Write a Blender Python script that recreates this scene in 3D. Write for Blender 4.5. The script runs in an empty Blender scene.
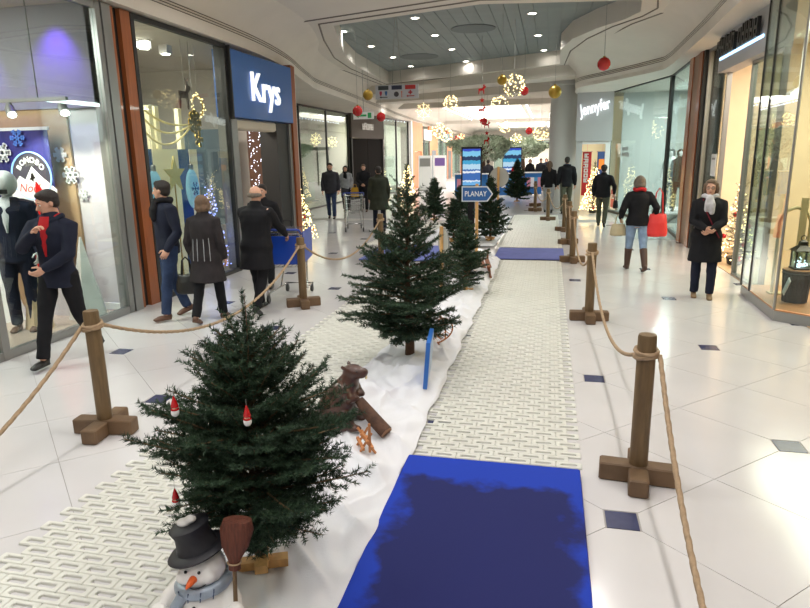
import bpy, bmesh, math, random
import numpy as np
from mathutils import Vector, Matrix

PI = math.pi
R_ = math.radians
scene = bpy.context.scene
COL = scene.collection

# ------------------------------------------------------------------ camera
CAM_H, FPX = 2.0, 630.0
_p, _r, _y = R_(13.3), R_(1.0), R_(12.85)
_rt = np.array([1., 0, 0]); _fw = np.array([0, math.cos(_p), -math.sin(_p)]); _up = np.cross(_rt, _fw)
_r1 = math.cos(_r) * _rt - math.sin(_r) * _up
_u1 = math.cos(_r) * _up + math.sin(_r) * _rt
_Rz = np.array([[math.cos(_y), -math.sin(_y), 0], [math.sin(_y), math.cos(_y), 0], [0, 0, 1]])
RT, UP, FW = _Rz @ _r1, _Rz @ _u1, _Rz @ _fw
cam_d = bpy.data.cameras.new('camera')
cam_d.sensor_width = 36.0
cam_d.lens = FPX / 810.0 * 36.0
cam_d.clip_end = 300
cam = bpy.data.objects.new('camera', cam_d)
COL.objects.link(cam)
cam.matrix_world = Matrix(((RT[0], UP[0], -FW[0], 0), (RT[1], UP[1], -FW[1], 0), (RT[2], UP[2], -FW[2], CAM_H), (0, 0, 0, 1)))
scene.camera = cam

# ------------------------------------------------------------------ world, exposure
world = bpy.data.worlds.new('world')
scene.world = world
world.use_nodes = True
world.node_tree.nodes['Background'].inputs[0].default_value = (1.0, 0.97, 0.93, 1)
world.node_tree.nodes['Background'].inputs[1].default_value = 0.55
scene.view_settings.view_transform = 'Standard'
scene.view_settings.look = 'None'
scene.view_settings.gamma = 1.0
scene.view_settings.use_curve_mapping = False
scene.view_settings.exposure = 0.0
try:
    scene.cycles.use_denoising = True
    scene.cycles.max_bounces = 8
    scene.cycles.transparent_max_bounces = 16
    scene.cycles.sample_clamp_indirect = 6.0
    scene.cycles.caustics_reflective = False
    scene.cycles.caustics_refractive = False
except Exception:
    pass

LAMP_W = 25.0        # watts of one downlight
LAMP_COL = (1.0, 0.955, 0.915)

# ------------------------------------------------------------------ materials
def lin(c):
    out = []
    for v in c:
        v = v / 255.0
        out.append(v / 12.92 if v <= 0.04045 else ((v + 0.055) / 1.055) ** 2.4)
    return tuple(out)

MATS = {}
def mat(name, c, rough=0.6, metal=0.0, var=0.0, vscale=6.0, bump=0.0, bscale=60.0, emit=0.0, spec=0.5, c2=None, stretch=None, coat=0.0, ecol=None, bdist=0.01):
    """one procedural material: colour with noise variation, noise bump, optional emission"""
    if name in MATS:
        return MATS[name]
    m = bpy.data.materials.new(name)
    m.use_nodes = True
    nt = m.node_tree
    b = nt.nodes['Principled BSDF']
    col = lin(c)
    b.inputs['Base Color'].default_value = (*col, 1)
    b.inputs['Roughness'].default_value = rough
    b.inputs['Metallic'].default_value = metal
    b.inputs['Specular IOR Level'].default_value = spec
    b.inputs['Coat Weight'].default_value = coat
    if emit:
        b.inputs['Emission Color'].default_value = (*(lin(ecol) if ecol else col), 1)
        b.inputs['Emission Strength'].default_value = emit
    vec = None
    if var or bump:
        tc = nt.nodes.new('ShaderNodeTexCoord')
        vec = tc.outputs['Object']
        if stretch:
            mp = nt.nodes.new('ShaderNodeMapping')
            mp.inputs['Scale'].default_value = stretch
            nt.links.new(vec, mp.inputs[0]); vec = mp.outputs[0]
    if var:
        n = nt.nodes.new('ShaderNodeTexNoise')
        n.inputs['Scale'].default_value = vscale
        n.inputs['Detail'].default_value = 4
        nt.links.new(vec, n.inputs['Vector'])
        rp = nt.nodes.new('ShaderNodeValToRGB')
        a = tuple(min(1, v * (1 - var)) for v in col)
        d = lin(c2) if c2 else tuple(min(1, v * (1 + var)) for v in col)
        rp.color_ramp.elements[0].color = (*a, 1); rp.color_ramp.elements[0].position = 0.3
        rp.color_ramp.elements[1].color = (*d, 1); rp.color_ramp.elements[1].position = 0.7
        nt.links.new(n.outputs['Fac'], rp.inputs[0])
        nt.links.new(rp.outputs[0], b.inputs['Base Color'])
    if bump:
        n2 = nt.nodes.new('ShaderNodeTexNoise')
        n2.inputs['Scale'].default_value = bscale
        n2.inputs['Detail'].default_value = 3
        nt.links.new(vec, n2.inputs['Vector'])
        bp = nt.nodes.new('ShaderNodeBump')
        bp.inputs['Strength'].default_value = bump
        bp.inputs['Distance'].default_value = bdist
        nt.links.new(n2.outputs['Fac'], bp.inputs['Height'])
        nt.links.new(bp.outputs[0], b.inputs['Normal'])
    MATS[name] = m
    return m

def glass_mat(name, tint=(225, 235, 232), refl=1.0):
    if name in MATS:
        return MATS[name]
    m = bpy.data.materials.new(name); m.use_nodes = True
    nt = m.node_tree; nt.nodes.clear()
    o = nt.nodes.new('ShaderNodeOutputMaterial')
    mx = nt.nodes.new('ShaderNodeMixShader')
    tr = nt.nodes.new('ShaderNodeBsdfTransparent'); tr.inputs[0].default_value = (*lin(tint), 1)
    gl = nt.nodes.new('ShaderNodeBsdfGlossy'); gl.inputs['Roughness'].default_value = 0.01
    gl.inputs['Color'].default_value = (0.9, 0.95, 0.95, 1)
    lw = nt.nodes.new('ShaderNodeLayerWeight'); lw.inputs['Blend'].default_value = 0.5
    pw = nt.nodes.new('ShaderNodeMath'); pw.operation = 'POWER'; pw.inputs[1].default_value = 4.0
    ml = nt.nodes.new('ShaderNodeMath'); ml.operation = 'MULTIPLY_ADD'
    ml.inputs[1].default_value = 0.55 * refl; ml.inputs[2].default_value = 0.045 * refl
    ml.use_clamp = True
    nt.links.new(lw.outputs['Facing'], pw.inputs[0]); nt.links.new(pw.outputs[0], ml.inputs[0]); nt.links.new(ml.outputs[0], mx.inputs[0])
    nt.links.new(tr.outputs[0], mx.inputs[1]); nt.links.new(gl.outputs[0], mx.inputs[2])
    nt.links.new(mx.outputs[0], o.inputs[0])
    MATS[name] = m
    return m

# ------------------------------------------------------------------ mesh builder
class MB:
    def __init__(self):
        self.v = []; self.f = []; self.mi = []; self.n = 0; self.cur = 0
    def add(self, verts, faces, M=None):
        verts = np.asarray(verts, float).reshape(-1, 3)
        if M is not None:
            M = np.asarray(M)
            verts = verts @ M[:3, :3].T + M[:3, 3]
        self.v.append(verts)
        k = self.n
        self.f.extend([tuple(i + k for i in f) for f in faces])
        self.mi.extend([self.cur] * len(faces))
        self.n += len(verts)
        return self
    def box(self, c, s, rz=0.0, M=None, bev=0.0):
        x, y, z = s[0] / 2, s[1] / 2, s[2] / 2
        if bev:
            b = min(bev, x * .9, y * .9, z * .9)
            vs = []
            for sz, e in ((-z, b), (-z + b, 0), (z - b, 0), (z, b)):
                xx, yy = x - e, y - e
                k = b if e == 0 else b
                vs += [(-xx + k, -yy, sz), (xx - k, -yy, sz), (xx, -yy + k, sz), (xx, yy - k, sz), (xx - k, yy, sz), (-xx + k, yy, sz), (-xx, yy - k, sz), (-xx, -yy + k, sz)]
            fs = [tuple(range(7, -1, -1)), tuple(range(24, 32))]
            for r in range(3):
                for i in range(8):
                    j = (i + 1) % 8
                    fs.append((r * 8 + i, r * 8 + j, r * 8 + 8 + j, r * 8 + 8 + i))
        else:
            vs = [(-x, -y, -z), (x, -y, -z), (x, y, -z), (-x, y, -z), (-x, -y, z), (x, -y, z), (x, y, z), (-x, y, z)]
            fs = [(3, 2, 1, 0), (4, 5, 6, 7), (0, 1, 5, 4), (1, 2, 6, 5), (2, 3, 7, 6), (3, 0, 4, 7)]
        vs = np.array(vs, float)
        if rz:
            ca, sa = math.cos(rz), math.sin(rz)
            vs = np.stack([vs[:, 0] * ca - vs[:, 1] * sa, vs[:, 0] * sa + vs[:, 1] * ca, vs[:, 2]], 1)
        return self.add(vs + np.array(c, float), fs, M)
    def bx(self, x0, x1, y0, y1, z0, z1, bev=0.0):
        return self.box(((x0 + x1) / 2, (y0 + y1) / 2, (z0 + z1) / 2), (abs(x1 - x0), abs(y1 - y0), abs(z1 - z0)), bev=bev)
    def prism(self, pts, z0, z1):
        n = len(pts)
        vs = [(p[0], p[1], z0) for p in pts] + [(p[0], p[1], z1) for p in pts]
        fs = [tuple(range(n - 1, -1, -1)), tuple(range(n, 2 * n))]
        fs += [(i, (i + 1) % n, n + (i + 1) % n, n + i) for i in range(n)]
        return self.add(vs, fs)
    def slab(self, pts2, M, t):
        """flat polygon (x, y) extruded by t along local z, placed by matrix M"""
        n = len(pts2)
        vs = [(p[0], p[1], 0) for p in pts2] + [(p[0], p[1], t) for p in pts2]
        fs = [tuple(range(n - 1, -1, -1)), tuple(range(n, 2 * n))]
        fs += [(i, (i + 1) % n, n + (i + 1) % n, n + i) for i in range(n)]
        return self.add(vs, fs, M)
    def rings(self, rings, cap=True, closed=False):
        n = len(rings[0]); m = len(rings)
        vs = np.concatenate([np.asarray(r, float) for r in rings])
        fs = []
        for r in range(m - 1 + (1 if closed else 0)):
            a = r * n; b = ((r + 1) % m) * n
            for i in range(n):
                j = (i + 1) % n
                fs.append((a + i, a + j, b + j, b + i))
        if cap and not closed:
            fs.append(tuple(range(n - 1, -1, -1))); fs.append(tuple(range((m - 1) * n, m * n)))
        return self.add(vs, fs)
    def tube(self, pts, r, n=8, cap=True, closed=False, lobes=0, twist=0.0, lob=0.16, rnd=False):
        pts = np.asarray(pts, float)
        m = len(pts)
        rr = np.broadcast_to(np.asarray(r, float), (m,)) if np.ndim(r) < 2 else None
        t = np.gradient(pts, axis=0) if m > 2 else np.tile(pts[-1] - pts[0], (m, 1))
        t /= np.linalg.norm(t, axis=1)[:, None] + 1e-12
        a = np.array([0, 0, 1.0]) if abs(t[0][2]) < 0.9 else np.array([1.0, 0, 0])
        u = np.cross(t[0], a); u /= np.linalg.norm(u)
        th = np.linspace(0, 2 * PI, n, endpoint=False)
        rings = []; s = 0.0
        for i in range(m):
            if i:
                u = u - t[i] * (u @ t[i]); u /= np.linalg.norm(u) + 1e-12
                s += np.linalg.norm(pts[i] - pts[i - 1])
            w = np.cross(t[i], u)
            rad = rr[i] * (1 + lob * np.cos(lobes * th - twist * s)) if lobes else rr[i]
            rings.append(pts[i] + np.outer(np.cos(th) * rad, u) + np.outer(np.sin(th) * rad, w))
        if rnd:      # hemispherical ends
            def capr(i, sg):
                out = []
                for q in (0.5, 0.85, 0.985):
                    k = math.sqrt(1 - q * q)
                    out.append((rings[i] - pts[i]) * k + pts[i] + sg * t[i] * rr[i] * q)
                return out
            A = capr(0, -1)[::-1]; B = capr(m - 1, 1)
            rings = A + rings + B
        return self.rings(rings, cap, closed)
    def cyl(self, p0, p1, r0, r1=None, n=12):
        return self.tube([p0, p1], [r0, r0 if r1 is None else r1], n)
    def ell(self, c, r, nu=14, nv=9, M=None):
        c = np.array(c, float); r = np.array(r, float) * np.ones(3)
        vs = [c + r * (0, 0, -1)]; fs = []
        for i in range(1, nv):
            ph = -PI / 2 + PI * i / nv
            for j in range(nu):
                a = 2 * PI * j / nu
                vs.append(c + r * (math.cos(ph) * math.cos(a), math.cos(ph) * math.sin(a), math.sin(ph)))
        vs.append(c + r * (0, 0, 1))
        for j in range(nu):
            fs.append((0, 1 + (j + 1) % nu, 1 + j))
        for i in range(nv - 2):
            for j in range(nu):
                a = 1 + i * nu + j; b = 1 + i * nu + (j + 1) % nu
                fs.append((a, b, b + nu, a + nu))
        L = len(vs) - 1; o = 1 + (nv - 2) * nu
        for j in range(nu):
            fs.append((o + j, o + (j + 1) % nu, L))
        return self.add(vs, fs, M)
    def lathe(self, prof, c=(0, 0, 0), n=16, M=None):
        """prof: (radius, z) list"""
        rings = []
        for r, z in prof:
            rings.append([(c[0] + r * math.cos(2 * PI * j / n), c[1] + r * math.sin(2 * PI * j / n), c[2] + z) for j in range(n)])
        k = MB().rings(rings)
        return self.add(np.concatenate(k.v), k.f, M)
    def loft(self, secs, n=16, M=None):
        """secs: (x, y, z, rx, ry) horizontal ellipses"""
        rings = []
        for x, y, z, rx, ry in secs:
            rings.append([(x + rx * math.cos(2 * PI * j / n), y + ry * math.sin(2 * PI * j / n), z) for j in range(n)])
        k = MB().rings(rings)
        return self.add(np.concatenate(k.v), k.f, M)
    def mesh(self, name='m'):
        me = bpy.data.meshes.new(name)
        V = np.concatenate(self.v) if self.v else np.zeros((0, 3))
        me.from_pydata(V.tolist(), [], self.f)
        if any(self.mi):
            me.polygons.foreach_set('material_index', self.mi)
        me.update()
        return me

def smooth(me, ang=40):
    me.polygons.foreach_set('use_smooth', [True] * len(me.polygons))
    try:
        me.set_sharp_from_angle(angle=R_(ang))
    except Exception:
        pass
    me.update()

def obj(name, mb, m, parent=None, sm=None, loc=None, rz=None):
    me = mb.mesh(name) if isinstance(mb, MB) else mb
    ms = m if isinstance(m, (list, tuple)) else [m]
    if not len(me.materials):
        for q in ms:
            me.materials.append(q)
    if sm:
        smooth(me, sm)
    o = bpy.data.objects.new(name, me)
    COL.objects.link(o)
    if parent:
        o.parent = parent
    if loc is not None:
        o.location = loc
    if rz is not None:
        o.rotation_euler = (0, 0, rz)
    return o

def tag(o, label=None, cat=None, group=None, kind=None):
    if label: o['label'] = label
    if cat: o['category'] = cat
    if group: o['group'] = group
    if kind: o['kind'] = kind
    return o

def thing(name, label, cat, loc=(0, 0, 0), rz=0.0, group=None):
    o = bpy.data.objects.new(name, None)
    o.empty_display_size = 0.1
    COL.objects.link(o)
    o.location = loc; o.rotation_euler = (0, 0, rz)
    return tag(o, label, cat, group)

def struct(name, mb, m, parent=None, sm=None):
    o = obj(name, mb, m, parent, sm)
    if not parent:
        o['kind'] = 'structure'
    return o

def copy_tree(o, parent=None):
    c = o.copy(); COL.objects.link(c)
    c.parent = parent
    for ch in list(o.children):
        copy_tree(ch, c)
    return c

def frame(origin, xa, ya):
    """matrix whose local x, y run along xa, ya"""
    xa = np.array(xa, float); xa /= np.linalg.norm(xa)
    ya = np.array(ya, float); ya -= xa * (ya @ xa); ya /= np.linalg.norm(ya)
    za = np.cross(xa, ya)
    M = np.eye(4); M[:3, 0] = xa; M[:3, 1] = ya; M[:3, 2] = za; M[:3, 3] = origin
    return M

def text_mesh(txt, size, depth=0.004, bold=0.0, shear=0.0, xs=1.0):
    cu = bpy.data.curves.new('t', 'FONT')
    cu.body = txt; cu.size = size; cu.extrude = depth; cu.align_x = 'CENTER'; cu.align_y = 'CENTER'
    cu.offset = bold; cu.shear = shear; cu.resolution_u = 3
    o = bpy.data.objects.new('t', cu); COL.objects.link(o)
    dg = bpy.context.evaluated_depsgraph_get()
    me = bpy.data.meshes.new_from_object(o.evaluated_get(dg))
    bpy.data.objects.remove(o); bpy.data.curves.remove(cu)
    if xs != 1.0:
        me.transform(Matrix.Scale(xs, 4, (1, 0, 0)))
    me.materials.clear()
    return me

def lettering(txt, size, M, m, parent, name='lettering', **k):
    me = text_mesh(txt, size, **k)
    me.transform(Matrix(M.tolist()))
    return obj(name, me, m, parent)

def fuse(mb, vox, it=3, wrinkle=0.0, wf=24.0, seed=0):
    """join closed shapes into one continuous skin (voxel remesh), relax it, add soft folds"""
    me = mb.mesh('tmp')
    o = bpy.data.objects.new('tmp', me); COL.objects.link(o)
    md = o.modifiers.new('r', 'REMESH'); md.mode = 'VOXEL'; md.voxel_size = vox
    if it:
        sm = o.modifiers.new('s', 'SMOOTH'); sm.factor = 0.5; sm.iterations = it
    dg = bpy.context.evaluated_depsgraph_get()
    out = bpy.data.meshes.new_from_object(o.evaluated_get(dg))
    bpy.data.objects.remove(o); bpy.data.meshes.remove(me)
    if wrinkle:
        n = len(out.vertices)
        co = np.empty(n * 3); out.vertices.foreach_get('co', co); co = co.reshape(-1, 3)
        no = np.empty(n * 3); out.vertices.foreach_get('normal', no); no = no.reshape(-1, 3)
        rg = np.random.RandomState(seed + 7)
        h = np.zeros(n)
        for k in range(6):
            d = rg.normal(size=3); d[2] *= 1.6; d /= np.linalg.norm(d)
            ph = rg.uniform(0, 6.28); f = wf * rg.uniform(0.6, 1.7)
            h += np.sin(co @ d * f + ph + 1.3 * np.sin(co @ rg.normal(size=3) * wf * 0.3)) / 6
        co = co + no * (h * wrinkle)[:, None]
        out.vertices.foreach_set('co', co.ravel())
    out.polygons.foreach_set('use_smooth', [True] * len(out.polygons))
    out.update()
    return out

def catmull(pts, n):
    p = np.asarray(pts, float)
    p = np.vstack([2 * p[0] - p[1], p, 2 * p[-1] - p[-2]])
    out = []
    for i in range(1, len(p) - 2):
        for t in np.linspace(0, 1, n, endpoint=False):
            out.append(0.5 * (2 * p[i] + (p[i + 1] - p[i - 1]) * t + (2 * p[i - 1] - 5 * p[i] + 4 * p[i + 1] - p[i + 2]) * t * t + (3 * p[i] - p[i - 1] - 3 * p[i + 1] + p[i + 2]) * t ** 3))
    out.append(p[-2])
    return np.array(out)

def spot(name, loc, to, power, col, angle, blend=0.6, size=0.05, parent=None):
    l = bpy.data.lights.new(name, 'SPOT'); l.energy = power; l.color = col
    l.spot_size = R_(angle); l.spot_blend = blend; l.shadow_soft_size = size
    o = bpy.data.objects.new(name, l); COL.objects.link(o)
    o.location = loc
    o.rotation_euler = (Vector(to) - Vector(loc)).to_track_quat('-Z', 'Y').to_euler()
    if parent:
        o.parent = parent
    return o

def area(name, loc, to, power, col, sx, sy=None, parent=None):
    l = bpy.data.lights.new(name, 'AREA'); l.energy = power; l.color = col
    l.size = sx
    if sy: l.shape = 'RECTANGLE'; l.size_y = sy
    else: l.shape = 'DISK'
    o = bpy.data.objects.new(name, l); COL.objects.link(o)
    o.location = loc
    d = Vector(to) - Vector(loc)
    o.rotation_euler = d.to_track_quat('-Z', 'Y').to_euler()
    if parent:
        o.parent = parent
    return o

# ------------------------------------------------------------------ shared materials
M_white = mat('white_plaster', (218, 212, 202), 0.7, var=0.04, vscale=1.2)
M_ceil = mat('ceiling_plaster', (216, 211, 202), 0.75, var=0.03, vscale=0.8)
M_groove = mat('groove_shadow_gap', (120, 114, 106), 0.8)
M_wood = mat('post_wood', (108, 86, 56), 0.55, var=0.25, vscale=5, bump=0.25, bscale=30, stretch=(6, 6, 1))
M_base = mat('beam_wood', (104, 80, 56), 0.6, var=0.2, vscale=6, bump=0.2, bscale=30)
M_pine = mat('light_wood', (205, 160, 100), 0.55, var=0.15, vscale=8, stretch=(4, 4, 1))
M_teak = mat('shop_pillar_wood', (150, 84, 44), 0.4, var=0.18, vscale=4, stretch=(8, 8, 0.6), coat=0.2)
M_dark = mat('dark_frame', (38, 38, 38), 0.45)
M_alu = mat('aluminium_frame', (150, 150, 148), 0.35, metal=0.6)
M_grey = mat('grey_panel', (132, 130, 128), 0.6)
M_black = mat('black_plastic', (20, 20, 22), 0.4)
M_steel = mat('chrome_wire', (190, 190, 190), 0.25, metal=1.0)
M_glass = glass_mat('shop_glass', refl=1.1)
M_red = mat('red_gloss', (190, 22, 28), 0.2, coat=0.5)
M_gold = mat('gold_gloss', (178, 146, 62), 0.3, metal=0.7)
M_bulb = mat('warm_bulb', (255, 226, 160), 0.4, emit=5.0)
M_bulbw = mat('white_bulb', (235, 238, 255), 0.4, emit=5.0)
M_lamp = mat('lamp_lens', (255, 246, 230), 0.4, emit=22.0)
M_paper = mat('white_paper', (235, 235, 235), 0.6)
M_string = mat('hanging_string', (150, 150, 145), 0.6)
# ================================================================== FLOOR
def floor_mat(name, c):
    m = mat(name, c, 0.16, var=0.03, vscale=1.5, spec=0.5)
    return m
M_tile = floor_mat('white_floor_tile', (205, 203, 204))
M_grout = mat('grout', (160, 156, 152), 0.8)
M_inlay = mat('blue_grey_inlay', (66, 70, 100), 0.25, var=0.1, vscale=20)

TX, TY, T0X, T0Y = 0.61, 0.58, 0.46, 3.32
floor = struct('floor', MB().bx(-12.5, 7, -7, 19.9, -0.3, -0.004), M_grout)
struct('far_floor', MB().bx(-12.5, 7, 19.9, 78, -0.3, 0.0), M_tile, floor)
g = 0.003
def tile_mesh(corner):
    c = 0.093
    # diamond corners: 0 right, 1 top, 2 left, 3 bottom; the corner at the inlay is cut straight
    P = [(TX - g, 0), (0, TY - g), (-TX + g, 0), (0, -TY + g)]
    pts = []
    for i, (x, y) in enumerate(P):
        if i == corner:
            if i in (0, 2):
                s = 1 if i == 0 else -1
                h = c * TY / TX
                pts += [(x - s * c, -s * h), (x - s * c, s * h)]
            else:
                s = 1 if i == 1 else -1
                h = c * TX / TY
                pts += [(s * h, y - s * c), (-s * h, y - s * c)]
        else:
            pts.append((x, y))
    return MB().prism(pts, -0.014, 0.0).mesh('tile')
tile_me = [tile_mesh(i) for i in range(4)]
for me in tile_me: me.materials.append(M_tile)
inl_me = MB().box((0, 0, -0.007), (0.172, 0.172, 0.0135)).mesh('inlay_tile'); inl_me.materials.append(M_inlay)
rows = []
for p in range(-20, 9):
    for q in range(-6, 30):
        x, y = T0X + p * TX, T0Y + q * TY
        if not (-9.5 < x < 4.6 and 0.2 < y < 19.4): continue
        if x < -6.2 and y < 13: continue
        if (p + q) % 2:
            if p % 2:
                k = 0 if ((p + 1) // 2 + q // 2) % 2 == 0 else 2
            else:
                k = 1 if (p // 2 + (q + 1) // 2) % 2 == 0 else 3
            rows.append((x, y, tile_me[k], 'tile'))
        elif p % 2 == 0 and q % 2 == 0 and (p // 2 + q // 2) % 2 == 0:
            rows.append((x, y, inl_me, 'inlay_tile'))
def seen(x, y):      # inside the photographed floor?
    v = np.array([x, y, -CAM_H]); d = v @ FW
    return d > 0.3 and abs(v @ RT) / d < 0.75 and (v @ UP) / d > -0.62
tl = sorted([r for r in rows if r[3] == 'tile'], key=lambda r: (not seen(r[0], r[1]), r[1]))
stuffmb = MB()
for i, (x, y, me, nm) in enumerate(tl):
    if i < 300:
        o = bpy.data.objects.new('tile', me); COL.objects.link(o); o.parent = floor; o.location = (x, y, 0)
    else:
        V = np.array([v.co[:] for v in me.vertices]) + (x, y, 0)
        stuffmb.add(V, [tuple(f.vertices) for f in me.polygons])
if stuffmb.n:
    so = obj('remaining_tiles', stuffmb, M_tile, floor); so['kind'] = 'stuff'
for x, y, me, nm in rows:
    if nm == 'inlay_tile':
        o = bpy.data.objects.new(nm, me); COL.objects.link(o); o.parent = floor; o.location = (x, y, 0)
# inlays of the far floor, thin inset plates
for p in range(-16, 8, 2):
    for q in range(28, 60, 2):
        if (p // 2 + q // 2) % 2 == 0:
            x, y = T0X + p * TX, T0Y + q * TY
            if y > 20 and -8.5 < x < 2.5:
                o = bpy.data.objects.new('inlay_tile', inl_me); COL.objects.link(o); o.parent = floor; o.location = (x, y, 0.001)

# ================================================================== CEILING
Zc = 4.6
coffer = [(-4.4, 13.2), (-1.3, 12.2), (1.5, 12.75), (1.6, 13.7), (1.4, 14.35), (0.9, 15.2), (0.42, 16.4), (0.18, 18.0), (0.2, 20.8), (-5.9, 23.8), (-5.75, 19.3), (-5.45, 17.2), (-4.85, 14.9)]
near_coffer = [(-4.2, -4), (1.5, -4), (1.6, 10.2), (-1.3, 9.9), (-4.2, 10.9)]
sky1 = [(-5.6, 36.5), (-1.7, 36.5), (-1.7, 50), (-5.6, 50)]
sky2 = [(-4.2, 55), (-0.6, 55), (-0.6, 68), (-4.2, 68)]
def slab_with_holes(outer, holes, z0, z1):
    bm = bmesh.new()
    def loop(pts, z):
        vs = [bm.verts.new((x, y, z)) for x, y in pts]
        return vs, [bm.edges.new((vs[i], vs[(i + 1) % len(vs)])) for i in range(len(vs))]
    for z in (z0, z1):
        ed = []
        for pl in [outer] + holes:
            ed += loop(pl, z)[1]
        bmesh.ops.triangle_fill(bm, edges=ed, use_beauty=True)
    for pl in [outer] + holes:
        n = len(pl)
        for i in range(n):
            a, b = pl[i], pl[(i + 1) % n]
            bm.faces.new([bm.verts.new((a[0], a[1], z0)), bm.verts.new((b[0], b[1], z0)), bm.verts.new((b[0], b[1], z1)), bm.verts.new((a[0], a[1], z1))])
    bmesh.ops.remove_doubles(bm, verts=bm.verts, dist=1e-4)
    bmesh.ops.recalc_face_normals(bm, faces=bm.faces)
    me = bpy.data.meshes.new('ceiling'); bm.to_mesh(me); bm.free()
    return me
ceiling = struct('ceiling', slab_with_holes([(-12.5, -7), (7, -7), (7, 78), (-12.5, 78)], [coffer, near_coffer, sky1, sky2], Zc, 5.0), M_ceil)
M_plank = mat('ceiling_plank', (128, 138, 138), 0.6, var=0.06, vscale=2)
plank_me = MB().box((0, 0, 0), (0.29, 13.0, 0.03)).mesh('ceiling_plank'); plank_me.materials.append(M_plank)
for i in range(30):
    o = bpy.data.objects.new('ceiling_plank', plank_me); COL.objects.link(o); o.parent = ceiling
    o.location = (-6.6 + 0.3 * i, 18.4, 5.016)
obj('coffer_backing', MB().bx(-6.9, 2.5, 11.8, 25, 5.04, 5.1), M_plank, ceiling)
obj('near_coffer_panel', MB().bx(-4.6, 2.2, -4.4, 11.3, 5.0, 5.06), M_plank, ceiling)
# stepped rim lines around the coffer
def poly_tube(pts, z, r, n=4): 
    return MB().tube([(x, y, z) for x, y in pts] + [(pts[0][0], pts[0][1], z)], r, n)
def grow(pl, d):
    c = np.mean(np.array(pl), axis=0); out = []
    for p in pl:
        v = np.array(p) - c; L = np.linalg.norm(v); out.append(tuple(c + v * (L + d) / L))
    return out
for d in (0.35, 0.75):
    obj('shadow_gap', poly_tube(grow(coffer, d), Zc, 0.02), M_groove, ceiling)
# round speaker grilles flush in the planks
for x, y, r in ((-1.95, 16.6, 0.55), (-4.1, 20.6, 0.6)):
    obj('speaker_grille', MB().lathe([(0.01, 0), (r, 0), (r, 0.02), (0.01, 0.02)], (x, y, 4.985), 28), mat('speaker_grille_grey', (104, 112, 114), 0.7), ceiling)

# skylight wells far down the mall, with rows of bulbs around them
M_sky = mat('skylight_diffuser', (255, 250, 240), 0.5, emit=2.2)
for pl in (sky1, sky2):
    x0, x1, y0, y1 = pl[0][0], pl[1][0], pl[0][1], pl[2][1]
    obj('skylight_panel', MB().bx(x0 - 0.1, x1 + 0.1, y0 - 0.1, y1 + 0.1, 5.0, 5.05), M_sky, ceiling)
    k = MB()
    for i in range(24):
        y = y0 + (y1 - y0) * i / 23
        for x in (x0 - 0.35, x1 + 0.35):
            k.ell((x, y, Zc - 0.03), 0.05, 6, 4)
    b = obj('bulb_row', k, M_bulbw, ceiling); b['kind'] = 'stuff'
    area('skylight_light', ((x0 + x1) / 2, (y0 + y1) / 2, 4.95), ((x0 + x1) / 2, (y0 + y1) / 2, 0), 1700, (1, 0.96, 0.9), x1 - x0, y1 - y0)

# lowered cross beam behind the coffer
def beam(name, a, b, w, z0, z1, m=M_ceil):
    a = np.array(a, float); b = np.array(b, float); d = (b - a) / np.linalg.norm(b - a); n = np.array([-d[1], d[0]])
    return struct(name, MB().prism([tuple(a), tuple(b), tuple(b + n * w), tuple(a + n * w)], z0, z1), m)
bm1 = beam('trim_1', (-7.6, 24.9), (0.9, 20.75), 1.1, 4.28, Zc)
bm2 = beam('trim_2', (-7.8, 27.6), (0.9, 24.4), 0.9, 4.2, Zc)
bm3 = beam('trim_3', (-8.5, 33.5), (1.2, 33.0), 0.5, 4.35, Zc)
bm4 = beam('trim_4', (-8.5, 52.0), (1.2, 52.0), 0.5, 4.35, Zc)

# ------------------------------------------------------------------ curved bulkheads over the shops
def resample(P, n):
    P = np.array(P, float); P = catmull(P, 6)
    d = np.r_[0, np.cumsum(np.linalg.norm(np.diff(P, axis=0), axis=1))]
    s = np.linspace(0, d[-1], n)
    return np.stack([np.interp(s, d, P[:, 0]), np.interp(s, d, P[:, 1])], 1)
def bulkhead(name, lip, top, side):
    n = 150
    # pair the two curves point by point before resampling
    L = catmull(np.array(lip, float), 10); T = catmull(np.array(top, float), 10)
    z0, zt = 3.9, Zc + 0.02
    prof = [(0.0, 3.9, 0), (0.0, 4.0, 0), (0.03, 4.06, 0)]
    for gz in (4.08, 4.12, 4.16):
        prof += [(0.035, gz, 0), (0.035, gz + 0.002, -0.02), (0.036, gz + 0.016, -0.02), (0.036, gz + 0.018, 0)]
    prof += [(0.05, 4.2, 0), (0.14, 4.3, 0), (0.34, 4.42, 0), (0.66, 4.52, 0), (1.0, zt, 0)]
    t = np.gradient(L, axis=0); t /= np.linalg.norm(t, axis=1)[:, None]
    nrm = np.stack([t[:, 1], -t[:, 0]], 1) * side
    rows = []
    for f, z, off in prof:
        xy = L * (1 - f) + T * f + nrm * off
        rows.append(np.c_[xy, np.full(len(xy), z)])
    mb = MB(); m = len(rows); k = len(L)
    fs = []
    for r in range(m - 1):
        for i in range(k - 1):
            q = (r * k + i, r * k + i + 1, (r + 1) * k + i + 1, (r + 1) * k + i)
            fs.append(q if side < 0 else q[::-1])
    mb.add(np.concatenate(rows), fs)
    w_ = struct(name, mb, M_white, sm=35)
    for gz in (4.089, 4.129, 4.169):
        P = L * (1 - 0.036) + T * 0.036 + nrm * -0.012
        obj('groove_shade', MB().tube(np.c_[P, np.full(len(P), gz)], 0.008, 5), M_gshade, w_)  # dark tubes put the shade of the grooves into colour
    return w_, L
M_gshade = mat('groove_shade_colour', (92, 84, 76), 0.9)
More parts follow.
